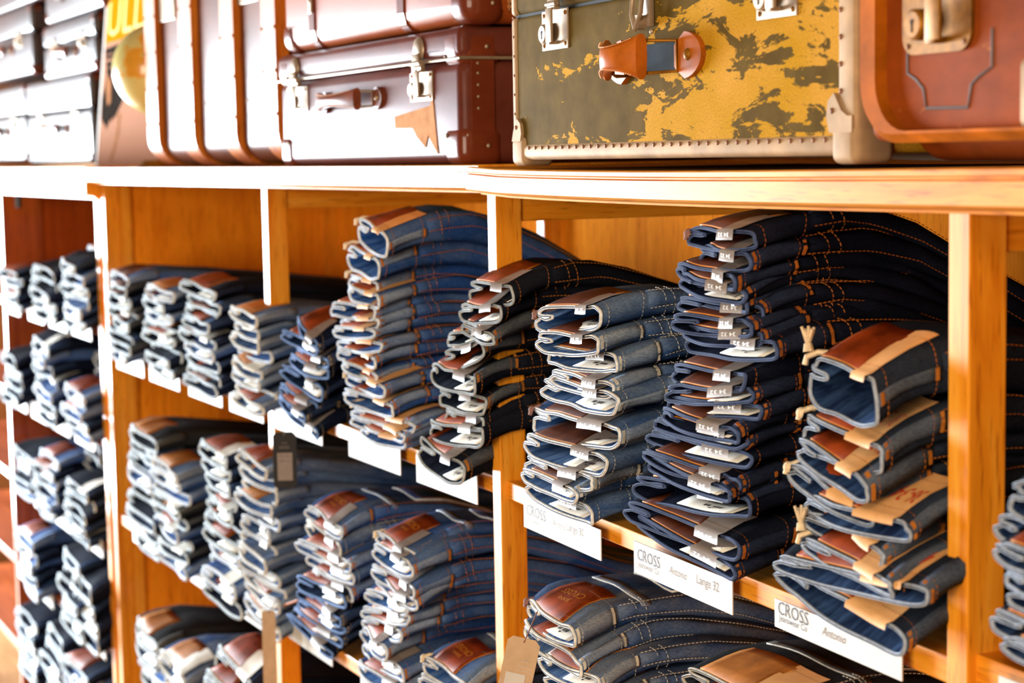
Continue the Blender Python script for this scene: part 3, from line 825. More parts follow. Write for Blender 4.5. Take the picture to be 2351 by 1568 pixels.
for px0, px1 in ((662, 708), (945, 996)):
    q0, q1 = at(px0, 210, 1, -.012), at(px1, 210, 1, -.012)
    x, w = q0[0]-a[0], q1[0]-q0[0]
    p = lock(case2, x, .0735, w, .034)
    f = MB().dome((x+w*.5, -.0035, .133), (0, -1, 0), .0150, .0045, 20)
    f.box((x+w*.38, -.010, .106), (x+w*.66, -.006, .128), 0, .001).cyl((x+w*.30, -.008, .117), (x+w*.74, -.008, .117), .0035, 10)
    f.obj('latch', [nickel], p, True)
q0, q1 = at(752, 228, 1, -.012), at(872, 226, 1, -.012)
handle(case2, q0[0]-a[0], q1[0]-a[0], .082, .0125, brown_leather, nickel, .026, .024)
q0 = at(908, 262, 1, -.012); x = q0[0]-a[0]
P = [(x, .058), (x, .044), (x+.055, .043), (x+.066, .033), (x+.092, .020), (x+.100, .034), (x+.128, .012), (x+.118, .064), (x+.113, .082), (x+.110, .068)]
MB().prism(P, -.0012, 0).obj('torn_label', [plain('peeled_fibre', (.60, .31, .17), .8, spec=.0, var=.15)], case2)

# --- orange-brown suitcase on top of it
a3 = at(648, 60, 1, -.014); b3 = at(1072, 30, 1, -.014); w3 = b3[0]-a3[0]
z3 = zt+.1565
case3 = empty('suitcase', Matrix.Translation((a3[0], -.014, z3)), label='orange-brown suitcase with leather straps lying on top of the maroon suitcase', cat='suitcase')
MB().bm(rbox(w3, .36, .17, .022)).obj('case_body', [fibre_orange], case3, True)
corner_caps(case3, w3, .36, .17, fibre_cap, .056, 'b', r=.016)
for px in (712, 915):
    x = at(px, 45, 1, -.014)[0]-a3[0]
    P = [(-.0022, .17), (-.0022, .022), (.001, .009), (.009, .001), (.022, -.0012), (.05, -.0012)]
    V = []
    for y, z in P: V += [(x, y, z), (x+.020, y, z)]
    for y, z in P: V += [(x, y+.002, z+.002), (x+.020, y+.002, z+.002)]
    n = len(P); Fc = [(2*i, 2*i+1, 2*i+3, 2*i+2) for i in range(n-1)]+[(2*i+1, 2*i+1+2*n, 2*i+3+2*n, 2*i+3) for i in range(n-1)]+[(2*i, 2*i+2, 2*i+2+2*n, 2*i+2*n) for i in range(n-1)]
    s_ = MB().add(V, Fc).obj('strap', [fibre_cap], case3)
    MB().box((x+.004, -.0045, .045), (x+.016, -.002, .075), 0, .001).dome((x+.010, -.0045, .062), (0, -1, 0), .003, .002).obj('strap_keeper', [nickel], s_)
weave = MB()
wm, nt, bs = new_mat('woven_cane')
ck = nd(nt, 'ShaderNodeTexChecker'); nt.links.new(coords(nt, (330, 330, 330)), ck.inputs['Vector']); ck.inputs['Scale'].default_value = 1.0
ck.inputs['Color1'].default_value = (.50, .22, .07, 1); ck.inputs['Color2'].default_value = (.16, .05, .015, 1)
nt.links.new(ck.outputs[0], bs.inputs['Base Color']); bs.inputs['Roughness'].default_value = .6
MB().box((w3-.0005, .05, .012), (w3+.0015, .32, .15), 0, .0005).obj('woven_side', [wm], case3)
rv = MB()
for y in (.065, .11): rv.dome((w3+.0015, y, .022), (1, 0, 0), .003, .002)
tag(rv.obj('side_rivets', [nickel], case3, True), kind='stuff')

# --- ribbed trunk standing up
ta, tb_ = at(330, 250, 1, .004), at(636, 250, 1, .004)
tw = tb_[0]-ta[0]; th_ = .46
trunk = empty('trunk', Matrix.Translation((ta[0], .004, zt)), label='brown steamer trunk with vertical bent wooden ribs, standing beside the globe', cat='trunk')
MB().bm(rbox(tw, .34, th_, .042, 6, (0, .010, .004))).obj('trunk_body', [trunk_skin], trunk, True)
def rib(x, w, out=.012):
    R = .046; P = []
    for t in np.linspace(0, math.pi/2, 8): P.append((.010+R-(R+out)*math.cos(t), .004+R-(R+.004)*math.sin(t)))
    P = [(.010-out, th_)]+P+[(.30, .0)]
    Q = [(.018, th_)]+[(.018+.038-.038*math.cos(t), .012+.038-.038*math.sin(t)) for t in np.linspace(0, math.pi/2, 8)]+[(.30, .012)]
    V = [(x, y, z) for y, z in P]+[(x+w, y, z) for y, z in P]+[(x, y, z) for y, z in Q]+[(x+w, y, z) for y, z in Q]; n = len(P)
    Fc = []
    for i in range(n-1):
        Fc += [(i, n+i, n+i+1, i+1), (2*n+i, 2*n+i+1, 3*n+i+1, 3*n+i), (i, i+1, 2*n+i+1, 2*n+i), (n+i, 3*n+i, 3*n+i+1, n+i+1)]
    Fc.append((0, 2*n, 3*n, n))
    o = MB().add(V, Fc).obj('rib', [slat_wood], trunk, True)
    nb = MB()
    for z in np.arange(.075, th_, .062):
        for xx in (x+.003, x+w-.003): nb.dome((xx, .010-out, z), (0, -1, 0), .0030, .002, 8)
    tag(nb.obj('rib_nails', [brass], o, True), kind='stuff')
for p0, p1 in ((328, 352), (405, 434), (500, 530), (594, 626)):
    x0, x1 = at(p0, 200, 1, -.004)[0]-ta[0], at(p1, 200, 1, -.004)[0]-ta[0]
    rib(x0, x1-x0)
for p0, p1, py in ((352, 398, 55), (536, 588, 14)):
    q0, q1 = at(p0, py, 1, .008), at(p1, py, 1, .008)
    pl = MB().box((q0[0]-ta[0], .006, q0[2]-zt), (q1[0]-ta[0], .010, q0[2]-zt+.09), 0, .001).obj('trunk_plate', [nickel], trunk)
    MB().cyl(((q0[0]+q1[0])/2-ta[0], .006, q0[2]-zt+.055), ((q0[0]+q1[0])/2-ta[0], -.006, q0[2]-zt+.055), .012, 18).obj('plate_knob', [brass], pl, True)
dots = MB()
for px, py in ((468, 237), (476, 236), (558, 231), (567, 230)):
    q = at(px, py, 1, .010); dots.dome((q[0]-ta[0], .010, q[2]-zt), (0, -1, 0), .003, .002, 8)
tag(dots.obj('panel_rivets', [brass], trunk, True), kind='stuff')

# --- globe behind the trunk's edge and the printed board it stands before
gm, nt, bs = new_mat('globe_print')
n = noise(nt, coords(nt, (13, 13, 13)), 1.0, 5, .55)
r = ramp(nt, n, [(.50, (.70, .60, .22)), (.53, (.80, .36, .025)), (.66, (.62, .30, .03))])
nt.links.new(r.outputs[0], bs.inputs['Base Color']); bs.inputs['Roughness'].default_value = .25; bs.inputs['Coat Weight'].default_value = .6
g0 = at(364, 160, 1, .050)
globe = empty('globe', Matrix.Translation((g0[0], .050, zt)), label='yellow globe half hidden behind the ribbed trunk, before the printed board', cat='globe')
bm = bmesh.new(); bmesh.ops.create_uvsphere(bm, u_segments=40, v_segments=24, radius=.084)
for v in bm.verts: v.co.z += g0[2]-zt
MB().bm(bm).obj('sphere', [gm], globe, True)
zc_ = g0[2]-zt
MB().tube([(.096*math.sin(t), 0, zc_+.096*math.cos(t)) for t in np.linspace(.0, math.pi, 18)], .0035, 6).obj('meridian_arm', [brass], globe, True)
MB().cyl((0, 0, .012), (0, 0, zc_-.085), .007, 12).obj('stem', [black_metal], globe, True)
MB().cyl((0, 0, 0), (0, 0, .012), .045, 28, r2=.036).obj('base', [brass], globe, True)

pa = at(219, 368, 1, .14); pt = at(251, 2, 1, .300); pb = at(345, 372, 1, .245)
Mp = Matrix.Translation((pa[0], .14, zt)) @ Matrix.Rotation(math.radians(-6), 4, 'X') @ Matrix.Diagonal((1.75, 1, 1.02, 1))
board = empty('poster_board', Mp, label='printed board with yellow heading and dark figure, leaning behind the globe', cat='poster')
pinkish = plain('board_print', (.40, .20, .13), .75, spec=.0, var=.03); yellow = plain('board_yellow', (.44, .17, .004), .75, spec=.0, var=.04); dkfig = plain('board_figure', (.028, .022, .018), .8, spec=.0, var=.2)
skinp = plain('board_ochre', (.34, .15, .07), .8, spec=.0)
bw, bh = .30, .50
MB().box((0, 0, 0), (bw, .006, bh)).obj('board', [pinkish], board)
MB().box((0, -.0004, 0), (.006, .0062, bh)).obj('board_edge', [card_white], board)
MB().box((.012, -.0006, .275), (bw-.01, 0, bh)).obj('heading_band', [yellow], board)
V, Fc = text_mesh('ULLI'); link('lettering', mesh('lettering', [(.02+.20*x, -.0010, .287+.20*v) for x, v in V], Fc, [plain('heading_print', (.72, .50, .06), .5)], None, False), board)
fig = [(.012, .262), (.10, .268), (.20, .27), (.20, .20), (.12, .14), (.085, .105), (.078, .112), (.072, .098), (.064, .106), (.055, .094), (.045, .082), (.036, .094), (.026, .097), (.014, .108), (.010, .15), (.030, .20)]
MB().prism(fig, -.0008, 0).obj('figure_print', [dkfig], board)
MB().prism([(.045, .135), (.060, .14), (.056, .185), (.040, .205), (.030, .18)], -.0012, -.0008).obj('figure_detail', [skinp], board)
MB().prism([(.105, .115), (.115, .115), (.112, .07), (.098, .035), (.082, .012), (.072, .016), (.088, .04), (.100, .075)], -.0008, 0).obj('stick_print', [skinp], board)
for k, z in enumerate((.250, .236, .222)):
    V, Fc = text_mesh(('---- ---', '----', '-- -----')[k]); link('lettering', mesh('lettering', [(.022+.075*x, -.0012, z-.004+.075*v) for x, v in V], Fc, [pinkish], None, False), board)

# --- olive trunk
D0 = -.022
oa, ob = at(1181, 200, 2, D0), at(1966, 200, 2, D0)
ow, oh, od = ob[0]-oa[0], .255, .34
om, nt, bs = new_mat('flaking_olive_paint')
tc = nt.nodes.new('ShaderNodeTexCoord'); sep = nt.nodes.new('ShaderNodeSeparateXYZ'); nt.links.new(tc.outputs['Object'], sep.inputs[0])
n1 = noise(nt, coords(nt, (11, 11, 30)), 1.0, 9, .66, .9)
n2 = noise(nt, coords(nt, (46, 46, 80)), 1.0, 5, .6, .4)
def math_(op, a, b):
    m = nt.nodes.new('ShaderNodeMath'); m.operation = op
    for i, v in enumerate((a, b)):
        if hasattr(v, 'is_linked'): nt.links.new(v, m.inputs[i])
        else: m.inputs[i].default_value = v
    return m.outputs[0]
gx = ramp(nt, math_('MULTIPLY', sep.outputs[0], 1/ow), [(.0, (0, 0, 0)), (.30, (.24,)*3), (.62, (.72,)*3), (.92, (1, 1, 1))]).outputs[0]
gz = ramp(nt, math_('MULTIPLY', sep.outputs[2], 4.4), [(.08, (1, 1, 1)), (.30, (.72,)*3), (.60, (.30,)*3), (.72, (0, 0, 0))]).outputs[0]
wear = math_('ADD', math_('MULTIPLY', gx, .185), math_('MULTIPLY', gz, .085))
val = math_('ADD', math_('ADD', n1, math_('MULTIPLY', n2, .27)), wear)
mask = ramp(nt, val, [(.828, (0, 0, 0)), (.836, (1, 1, 1))]).outputs[0]
n3 = noise(nt, coords(nt, (30, 30, 30)), 1.0, 5)
pc = ramp(nt, n3, [(.3, (.078, .046, .008)), (.7, (.128, .079, .018))]).outputs[0]
n4 = noise(nt, coords(nt, (14, 14, 14)), 1.0, 3)
yc = ramp(nt, n4, [(.35, (.45, .228, .008)), (.62, (.53, .268, .035))]).outputs[0]
cl = noise(nt, coords(nt, (620, 620, 620)), 1.0, 1)
yc = mixc(nt, 1.0, yc, ramp(nt, cl, [(.3, (.75, .75, .7)), (.7, (1.12, 1.1, 1.0))]).outputs[0], 'MULTIPLY')
nt.links.new(mixc(nt, mask, pc, yc), bs.inputs['Base Color'])
bs.inputs['Roughness'].default_value = .8; bs.inputs['Specular IOR Level'].default_value = .02
n5 = noise(nt, coords(nt, (24, 24, 60)), 1.0, 6, .7)
hgt = math_('SUBTRACT', math_('ADD', math_('MULTIPLY', n5, .5), math_('MULTIPLY', cl, .15)), math_('MULTIPLY', mask, .5)); bump(nt, bs, hgt, .5, .0015)
olive = empty('trunk', SEC[2] @ Matrix.Translation((oa[0], D0, zt-.003+.004)), label='flaking olive-green trunk with tin edges and orange leather handle', cat='trunk')
lidz = .148
MB().bm(rbox(ow, od, lidz-.0045, .006, 4, (0, 0, .0045))).obj('trunk_body', [om], olive, True)
MB().bm(rbox(ow, od, oh-lidz-.001, .008, 4, (0, 0, lidz+.001))).obj('trunk_lid', [om], olive, True)
MB().box((.002, .002, lidz-.001), (ow-.002, od-.01, lidz+.002)).obj('lid_gap', [dark_gap], olive)
edge = MB().bm(rbox(ow+.003, .030, .0165, .0060, 4, (-.0015, -.0022, .0030))); edge.obj('bottom_edging', [tin], olive, True)
for x0, x1, nm in ((-.0022, .0105, 'side_edging'), (ow-.0225, ow+.0022, 'side_edging')):
    for z0, z1 in ((.012, lidz-.0004), (lidz+.0014, oh)):
        MB().bm(rbox(x1-x0, .028, z1-z0, .004, 3, (x0, -.0018, z0))).obj(nm, [tin], olive, True)
nb = MB()
for k in range(36):
    x = .024+(ow-.062)*k/35; nb.dome((x, -.0022, .0150), (0, -1, 0), .0021, .0013, 8)
tag(nb.obj('edging_nails', [rust], olive, True), kind='stuff')
nb = MB()
for z in np.arange(.050, lidz, .0195):
    nb.dome((ow-.0175, -.0018, z), (0, -1, 0), .0022, .0013, 8)
    nb.dome((.0045, -.0018, z), (0, -1, 0), .0016, .001, 8)
for z in (.075, .13): nb.dome((ow+.0022, .008, z), (1, 0, 0), .0025, .0015, 8)
tag(nb.obj('edging_nails', [rust], olive, True), kind='stuff')
for cx in (0, 1):
    x0 = -.0035 if cx == 0 else ow-.030
    p = MB().bm(rbox(.0335, .036, .030, .007, 4, (x0, -.0038, -.0030)))
    sx = 1 if cx == 0 else -1; bx = .0 if cx == 0 else ow
    P = [(bx+sx*.0, .022), (bx+sx*.022, .022), (bx+sx*.0245, .030), (bx+sx*.022, .040), (bx+sx*.014, .045) , (bx+sx*.009, .040), (bx+sx*.004, .032)] if cx == 0 else [(bx, .020), (bx-.030, .020), (bx-.034, .032), (bx-.032, .043), (bx-.024, .049), (bx-.014, .036), (bx-.006, .032), (bx, .032)]
    if cx == 0: P = P[::-1]
    p.prism(P[::-1], -.0040, -.0005)
    c = p.obj('corner_cap', [tin], olive, True)
    r_ = MB().dome((bx+sx*(.012 if cx == 0 else .026), -.0040, .036), (0, -1, 0), .0024, .0015)
    if cx: r_.dome((bx+.0045, .012, .036), (1, 0, 0), .0024, .0015)
    r_.obj('rivet', [rust], c, True)
def onol(px, py, d=0.0):
    q = at(px, py, 2, D0+d); return q[0]-oa[0], q[2]-(zt+.001)
x0, z0 = onol(1249, 118); x1, _ = onol(1308, 108); lock(olive, x0, z0, x1-x0, .0385)
x0, z0 = onol(1741, 48); x1, _ = onol(1834, 36); lock(olive, x0, z0, x1-x0, .0405)
cx_, cz_ = onol(1497, 30)
cb = MB().box((cx_-.010, -.006, cz_-.012), (cx_+.006, -.0005, cz_+.05), 0, .001).cyl((cx_-.004, -.006, cz_-.008), (cx_-.004, -.014, cz_-.008), .0065, 16)
cb.tube([(cx_-.012, -.010, cz_+.04), (cx_-.012, -.014, cz_), (cx_-.004, -.015, cz_-.014), (cx_+.006, -.014, cz_), (cx_+.006, -.010, cz_+.04)], .0022, 8).dome((cx_+.001, -.001, cz_-.016), (0, -1, 0), .0025, .002)
cb.obj('clasp', [nickel], olive, True)
x0, z0 = onol(1432, 145); x1, z1 = onol(1588, 124)
handle(olive, x0, x1, (z0+z1)/2, .0178, orange_leather, brass, .040, .036)
MB().box((x0+.030, -.0008, (z0+z1)/2-.013), (x1-.022, 0, (z0+z1)/2+.013)).obj('handle_plate', [black_metal], olive)

# --- brown suitcase beyond it
D1 = -.030
ba = at(1968, 200, 2, D1)
brown = empty('suitcase', SEC[2] @ Matrix.Translation((ba[0]+.004, D1, zt-.001)), label='worn reddish-brown suitcase with a brass lock, beside the olive trunk', cat='suitcase')
bw_ = .58
MB().bm(rbox(bw_, .30, .27, .026, 6, (0, .034, .0))).obj('case_body', [brown_hide], brown, True)
MB().bm(rbox(bw_-.006, .05, .252, .010, 4, (.003, .004, .0145))).obj('front_panel', [brown_hide], brown, True)
# raised rim round the front with rounded inner corners
R0, R1 = .036, .026
def rrect(w, h, r, x0=0, z0=0, n=8):
    P = []
    for cx, cz, a0 in ((w-r, r, -90), (w-r, h-r, 0), (r, h-r, 90), (r, r, 180)):
        P += [(x0+cx+r*math.cos(math.radians(a0+t)), z0+cz+r*math.sin(math.radians(a0+t))) for t in np.linspace(0, 90, n)]
    return P
o_, i_ = rrect(bw_, .255, .038, 0, .0135), rrect(bw_-.054, .27-.040, .036, .027, .0215)
n = len(o_); V = [(x, .004, z) for x, z in o_]+[(x*.97+bw_*.015, -.006, z*.97+.0065) for x, z in o_]+[(x, -.006, z) for x, z in i_]+[(x, .006, z) for x, z in i_]
Fc = [(k*n+j, k*n+(j+1) % n, (k+1)*n+(j+1) % n, (k+1)*n+j) for k in range(3) for j in range(n)]
MB().add(V, Fc).obj('front_rim', [brown_leather and plain('rim_leather', (.42, .105, .006), .6, spec=.02, coat=.0, var=.35, scale=22)], brown, True)
q = at(2075, 112, 2, D1+.002); q1 = at(2232, 95, 2, D1+.002)
lock(brown, q[0]-ba[0]-.004, q[2]-zt-.004, q1[0]-q[0], .049, brass, .013, y=.003)
shield = [(2082, 105), (2082, 165), (2100, 178), (2118, 200), (2125, 245), (2220, 243), (2228, 190), (2245, 172), (2275, 150), (2276, 60)]
SP = [at(x, y, 2, D1+.003) for x, y in shield]
MB().tube([(p[0]-ba[0]-.004, .0042, p[2]-zt) for p in SP], .0013, 5).obj('shield_outline', [plain('grey_line', (.085, .062, .055), .6)], brown)
q = at(2344, 250, 2, D1+.003)
MB().bm(rbox(.05, .02, .045, .006, 3, (q[0]-ba[0]-.002, -.002, q[2]-zt-.012))).obj('clasp', [tin], brown, True)

# --- dark suitcases stacked on the red-brown unit
LZT = 1.5345
def dark_case(px0, px1, pyb, pyt, label, d=.165, tilt=0.0, dep=.30, m=None, yaw=0.0):
    a, b = at(px0, pyb, 1, d), at(px1, pyb, 1, d); t_ = at(px0, pyt, 1, d)
    w, h = b[0]-a[0], t_[2]-a[2]
    root = empty('suitcase', Matrix.Translation((a[0], d, max(a[2], LZT))), label=label, cat='suitcase', group='dark suitcases on the red-brown shelving')
    m = m or fibre_dark
    MB().bm(rbox(w, dep, h*.60, .010, 4)).obj('case_body', [m], root, True)
    MB().bm(rbox(w+.003, dep+.003, h*.385, .010, 4, (-.0015, -.0015, h*.61))).obj('case_lid', [m], root, True)
    for x in (w*.20, w*.74): lock(root, x, h*.42, w*.10, min(.034, h*.24), nickel)
    handle(root, w*.34, w*.66, h*.40, .013, brown_leather, nickel, .028, .022)
    corner_caps(root, w, dep, h, fibre_cap, .040)
    return root
dark_case(-40, 62, 374, 212, 'dark glossy suitcase at the bottom of the first column, beside the wall end')
dark_case(68, 214, 378, 192, 'dark glossy suitcase lowest in the second column, below the open-topped one')
dark_case(-45, 78, 196, 52, 'dark suitcase in the middle of the first column')
dark_case(104, 222, 184, 62, 'dark suitcase in the middle of the second column, with a chunky handle')
dark_case(-45, 92, 48, -70, 'dark suitcase at the top of the first column')
dark_case(106, 238, 56, -70, 'grey-faced suitcase at the top of the second column')
# ---------------------------------------------------------------- jeans, bay under the olive trunk
G = 'jeans on the shelves under the olive trunk'
rows_opts.update({})
U1 = 'the pale-edged blue stack under the olive trunk'
R1_ = [(1237, 742, 1372, 728), (1253, 789, 1380, 792), (1247, 818, 1394, 838), (1254, 870, 1402, 894), (1229, 897, 1418, 928), (1199, 968, 1418, 1000),
      (1214, 1018, 1396, 1070), (1201, 1066, 1368, 1110), (1203, 1090, 1342, 1140), (1194, 1118, 1335, 1190)]
rows_opts[(U1, 0)] = dict(cord='mauve'); rows_opts[(U1, 5)] = dict(cord='mauve')
for i in (1, 7): rows_opts[(U1, i)] = dict(label=False)
measured_stack(zsh=1.18, sec=2, st='mid_blue', rows=R1_, where=U1, group=G, opts=dict(size='33 34', patch='dark'), droop=.016)
U2 = 'the tall navy stack under the olive trunk'
R2_ = [(1569, 548, 1724, 552), (1589, 590, 1722, 603), (1559, 622, 1714, 650), (1557, 645, 1718, 680), (1562, 678, 1710, 702), (1547, 700, 1727, 722), (1560, 742, 1730, 756),
      (1560, 768, 1734, 778), (1548, 792, 1768, 806), (1532, 862, 1722, 872), (1540, 906, 1727, 908), (1533, 928, 1735, 945), (1520, 950, 1712, 1002),
      (1490, 972, 1708, 1018), (1474, 1004, 1700, 1060), (1479, 1040, 1692, 1118), (1482, 1066, 1690, 1138), (1446, 1120, 1697, 1165), (1440, 1172, 1694, 1268), (1452, 1196, 1682, 1322)]
rows_opts[(U2, 0)] = dict(cord='mauve'); rows_opts[(U2, 1)] = dict(patch='dark')
for i in (0, 1, 2, 7): rows_opts.setdefault((U2, i), {}).update(label=False)
measured_stack(zsh=1.18, sec=2, st='navy', rows=R2_, where=U2, group=G, opts=dict(size='34 32', patch='dark'), tmax=.034, droop=.015)
U3 = 'the grey-blue stack with cream tassels'
R3_ = [(1858, 884, 2034, 925), (1836, 990, 2022, 1055), (1829, 1032, 2004, 1128), (1812, 1082, 1988, 1192), (1838, 1158, 2073, 1228), (1849, 1198, 2030, 1285),
      (1846, 1250, 2071, 1348), (1803, 1292, 2134, 1370), (1794, 1322, 2090, 1478)]
rows_opts[(U3, 0)] = dict(cord='cream tassel', size=None); rows_opts[(U3, 1)] = dict(cord='cream', size='31 34'); rows_opts[(U3, 3)] = dict(cord='cream'); rows_opts[(U3, 4)] = dict(size='36-34'); rows_opts[(U3, 6)] = dict(cord='cream tassel')
rows_opts[(U3, 7)] = dict(size='40 34')
measured_stack(zsh=1.18, sec=2, st='grey_blue', rows=R3_, where=U3, group=G, opts=dict(strip='kraft', size='36 34', label=False, patchspan=(16.9, 19.3)), tmax=.046, droop=.026)
# behind: the soft top pairs that carry on past the posts
# lower shelf of the same bay
U4 = 'the faded pile below the price cards'
R4_ = [(1190, 1398, 1316, 1468), (1206, 1440, 1330, 1540), (1235, 1515, 1364, 1580), (1240, 1560, 1380, 1640)]
rows_opts[(U4, 0)] = dict(cord='mauve', pocket=True)
measured_stack(zsh=.855, sec=2, st='faded', rows=R4_, where=U4, group='jeans on the lower shelf under the olive trunk', opts=dict(strip=None, patchspan=(17.2, 20.0), pd=.060), tmin=.02, tmax=.034, length=.46)

U6 = 'the low dark pile with a red button'
rows_opts[(U6, 0)] = dict(pocket='button', patch='tan', strip='kraft')
measured_stack(zsh=.855, sec=2, st='worn_black', rows=[(1560, 1556, 1800, 1640), (1555, 1592, 1795, 1680), (1560, 1630, 1800, 1720), (1560, 1668, 1800, 1760)], where=U6, group='jeans on the lower shelf under the olive trunk', opts=dict(strip=None, size=None, label=False), tmin=.02, tmax=.034, length=.46, droop=.012)

# bay with the two brown suitcases above
G = 'jeans on the shelves under the brown suitcases'
V1 = 'the ink-blue stack beside the hanging black tag'
measured_stack(zsh=1.18, sec=1, st='ink', rows=[(677, 735, 712, 790), (655, 770, 738, 806), (660, 808, 748, 836), (661, 826, 742, 858), (642, 855, 728, 905), (634, 893, 712, 945), (638, 915, 712, 962), (651, 938, 728, 1000)], where=V1, group=G, opts=dict(strip='grey', size=None))
V2 = 'the tall bright blue stack with orange bartacks'
R5_ = [(825, 530, 878, 562), (794, 592, 878, 618), (791, 648, 850, 660), (806, 668, 850, 690), (775, 712, 866, 720), (782, 740, 870, 742), (780, 762, 868, 764), (772, 790, 877, 796), (781, 812, 874, 832), (804, 838, 871, 868),
      (797, 868, 900, 898), (804, 906, 904, 944), (809, 946, 940, 984), (812, 962, 933, 1006), (820, 990, 920, 1022)]
for i in (0, 1, 2, 10, 12): rows_opts[(V2, i)] = dict(cord='cream')
measured_stack(zsh=1.18, sec=1, st='royal', rows=R5_, where=V2, group=G, opts=dict(strip='kraft', size=None, label=False), droop=.015)
for i in (7, 8, 9): pass
V3 = 'the charcoal stack half hidden by the middle post'
R6_ = [(1059, 672, 1168, 680), (1048, 722, 1150, 716), (1055, 754, 1096, 770), (1026, 786, 1105, 758), (1010, 836, 1110, 800), (987, 858, 1105, 880), (1002, 914, 1098, 930), (1008, 958, 1096, 974), (978, 992, 1104, 1002), (970, 1038, 1078, 1084)]
measured_stack(zsh=1.18, sec=1, st='charcoal', rows=R6_, where=V3, group=G, opts=dict(size=None))
# lower shelf
G = 'jeans on the lower shelf under the brown suitcases'
V4 = 'the mixed stack above the string, lower shelf'
rows_opts[(V4, 0)] = dict(pocket=True)
measured_stack(zsh=.858, sec=1, st=['royal', 'faded', 'royal', 'mid_blue', 'royal', 'ink', 'ink', 'ink', 'ink', 'ink'], rows=[(701, 1176, 780, 1226), (695, 1208, 786, 1268), (694, 1250, 808, 1302), (706, 1282, 811, 1332), (709, 1310, 800, 1370), (690, 1335, 794, 1385), (684, 1358, 786, 1430), (680, 1380, 788, 1450), (676, 1400, 778, 1480), (678, 1412, 766, 1505)], where=V4, group=G, opts=dict(size=None))
V5 = 'the rust-patched blue stack, lower shelf'
rows_opts[(V5, 0)] = dict(pocket=True, cord='cream')
measured_stack(zsh=.858, sec=1, st='royal', rows=[(864, 1232, 940, 1280), (861, 1266, 951, 1308), (854, 1312, 951, 1362), (850, 1338, 952, 1390), (834, 1368, 932, 1402), (829, 1408, 932, 1424), (828, 1432, 927, 1460), (829, 1455, 900, 1500), (825, 1488, 932, 1550), (835, 1530, 935, 1590)], where=V5, group=G, opts=dict(size=None, label=True))
V6 = 'the low corded pile beside the middle post'
rows_opts[(V6, 0)] = dict(pocket=True, cord='cream')
measured_stack(zsh=.858, sec=1, st='mid_blue', rows=[(985, 1528, 1080, 1590), (968, 1560, 1075, 1640), (965, 1600, 1070, 1680)], where=V6, group=G, opts=dict(size=None, strip=None), tmin=.024)

# past the thick front post
U5 = 'the charcoal stack beyond the thick front post'
measured_stack(zsh=1.19, sec=2, st='grey_blue', rows=[(2330, 1150, 2560, 1200), (2278, 1215, 2520, 1290), (2300, 1265, 2540, 1345), (2300, 1320, 2540, 1400), (2312, 1370, 2560, 1450), (2272, 1425, 2520, 1510), (2300, 1480, 2540, 1570)], where=U5, group='jeans beyond the thick front post', opts=dict(strip=None, size=None), tmax=.04)

# ---------------------------------------------------------------- farther bays: shared meshes
def spx(px, py, sec=1): return at(px, py, sec, -.03)
def fstack(px0, pyt, px1, pyb, n, st, where, group, zsh, **k):
    a = at(px0, pyb, 1, -.03); b = at(px1, pyb, 1, -.03); t = at(px0, pyt, 1, -.03)
    far_stack(1, st, a[0], max(.15, b[0]-a[0]), zsh, t[2], n, where, group, seed=int(px0), **k)
G = 'jeans under the ribbed trunk'
fstack(252, 612, 306, 800, 8, ['royal', 'charcoal', 'ink', 'charcoal', 'charcoal', 'ink', 'charcoal', 'royal'], 'the first stack, upper shelf under ribbed trunk', G, 1.180, patch='dark')
fstack(338, 640, 408, 815, 8, ['mid_blue', 'ink', 'royal', 'navy', 'charcoal', 'ink', 'navy', 'charcoal'], 'the second stack, upper shelf under ribbed trunk', G, 1.180, patch=['tan', 'leather', 'leather'])
fstack(422, 628, 500, 840, 9, ['navy', 'ink', 'navy', 'ink', 'navy', 'royal', 'ink', 'navy', 'ink'], 'the third stack, upper shelf under ribbed trunk', G, 1.180, patch=['leather', 'leather', 'dark'])
fstack(536, 690, 612, 885, 8, ['faded', 'mid_blue', 'faded', 'royal', 'faded', 'mid_blue', 'faded', 'faded'], 'the fourth stack, upper shelf under ribbed trunk', G, 1.180, patch=['tan', 'leather'], strip='kraft')
fstack(300, 965, 362, 1200, 9, ['worn_black', 'charcoal', 'ink', 'royal', 'charcoal', 'worn_black', 'ink', 'worn_black', 'charcoal'], 'the first stack, lower shelf under ribbed trunk', G, .848, patch=['tan', 'dark'], strip=None)
fstack(360, 1035, 430, 1245, 9, ['faded', 'royal', 'royal', 'worn_black', 'charcoal', 'royal', 'ink', 'charcoal', 'royal'], 'the second stack, lower shelf under ribbed trunk', G, .848, patch=['tan', 'leather'], strip='kraft')
fstack(472, 1000, 545, 1310, 11, ['navy', 'ink', 'ink', 'navy', 'navy', 'ink', 'navy', 'royal', 'ink', 'royal', 'navy'], 'the third stack, lower shelf under ribbed trunk', G, .848, patch='leather', strip='kraft')
fstack(560, 1020, 625, 1380, 13, ['faded', 'mid_blue', 'faded', 'mid_blue', 'royal', 'mid_blue', 'faded'], 'the fourth stack, lower shelf under ribbed trunk', G, .848, patch=['leather', 'tan'])
G = 'jeans low down under the ribbed trunk'
fstack(318, 1415, 372, 1640, 6, ['worn_black', 'ink', 'royal', 'charcoal', 'ink', 'charcoal'], 'the first low pile under ribbed trunk', G, .515, patch='tan', strip=None)
fstack(375, 1490, 440, 1690, 5, ['faded', 'royal', 'ink', 'royal', 'ink'], 'the second low pile under ribbed trunk', G, .515, patch='tan', strip='kraft')
fstack(490, 1480, 560, 1740, 6, ['navy', 'ink', 'ink', 'navy', 'ink', 'navy'], 'the third low pile under ribbed trunk', G, .515, patch='leather', strip='kraft')

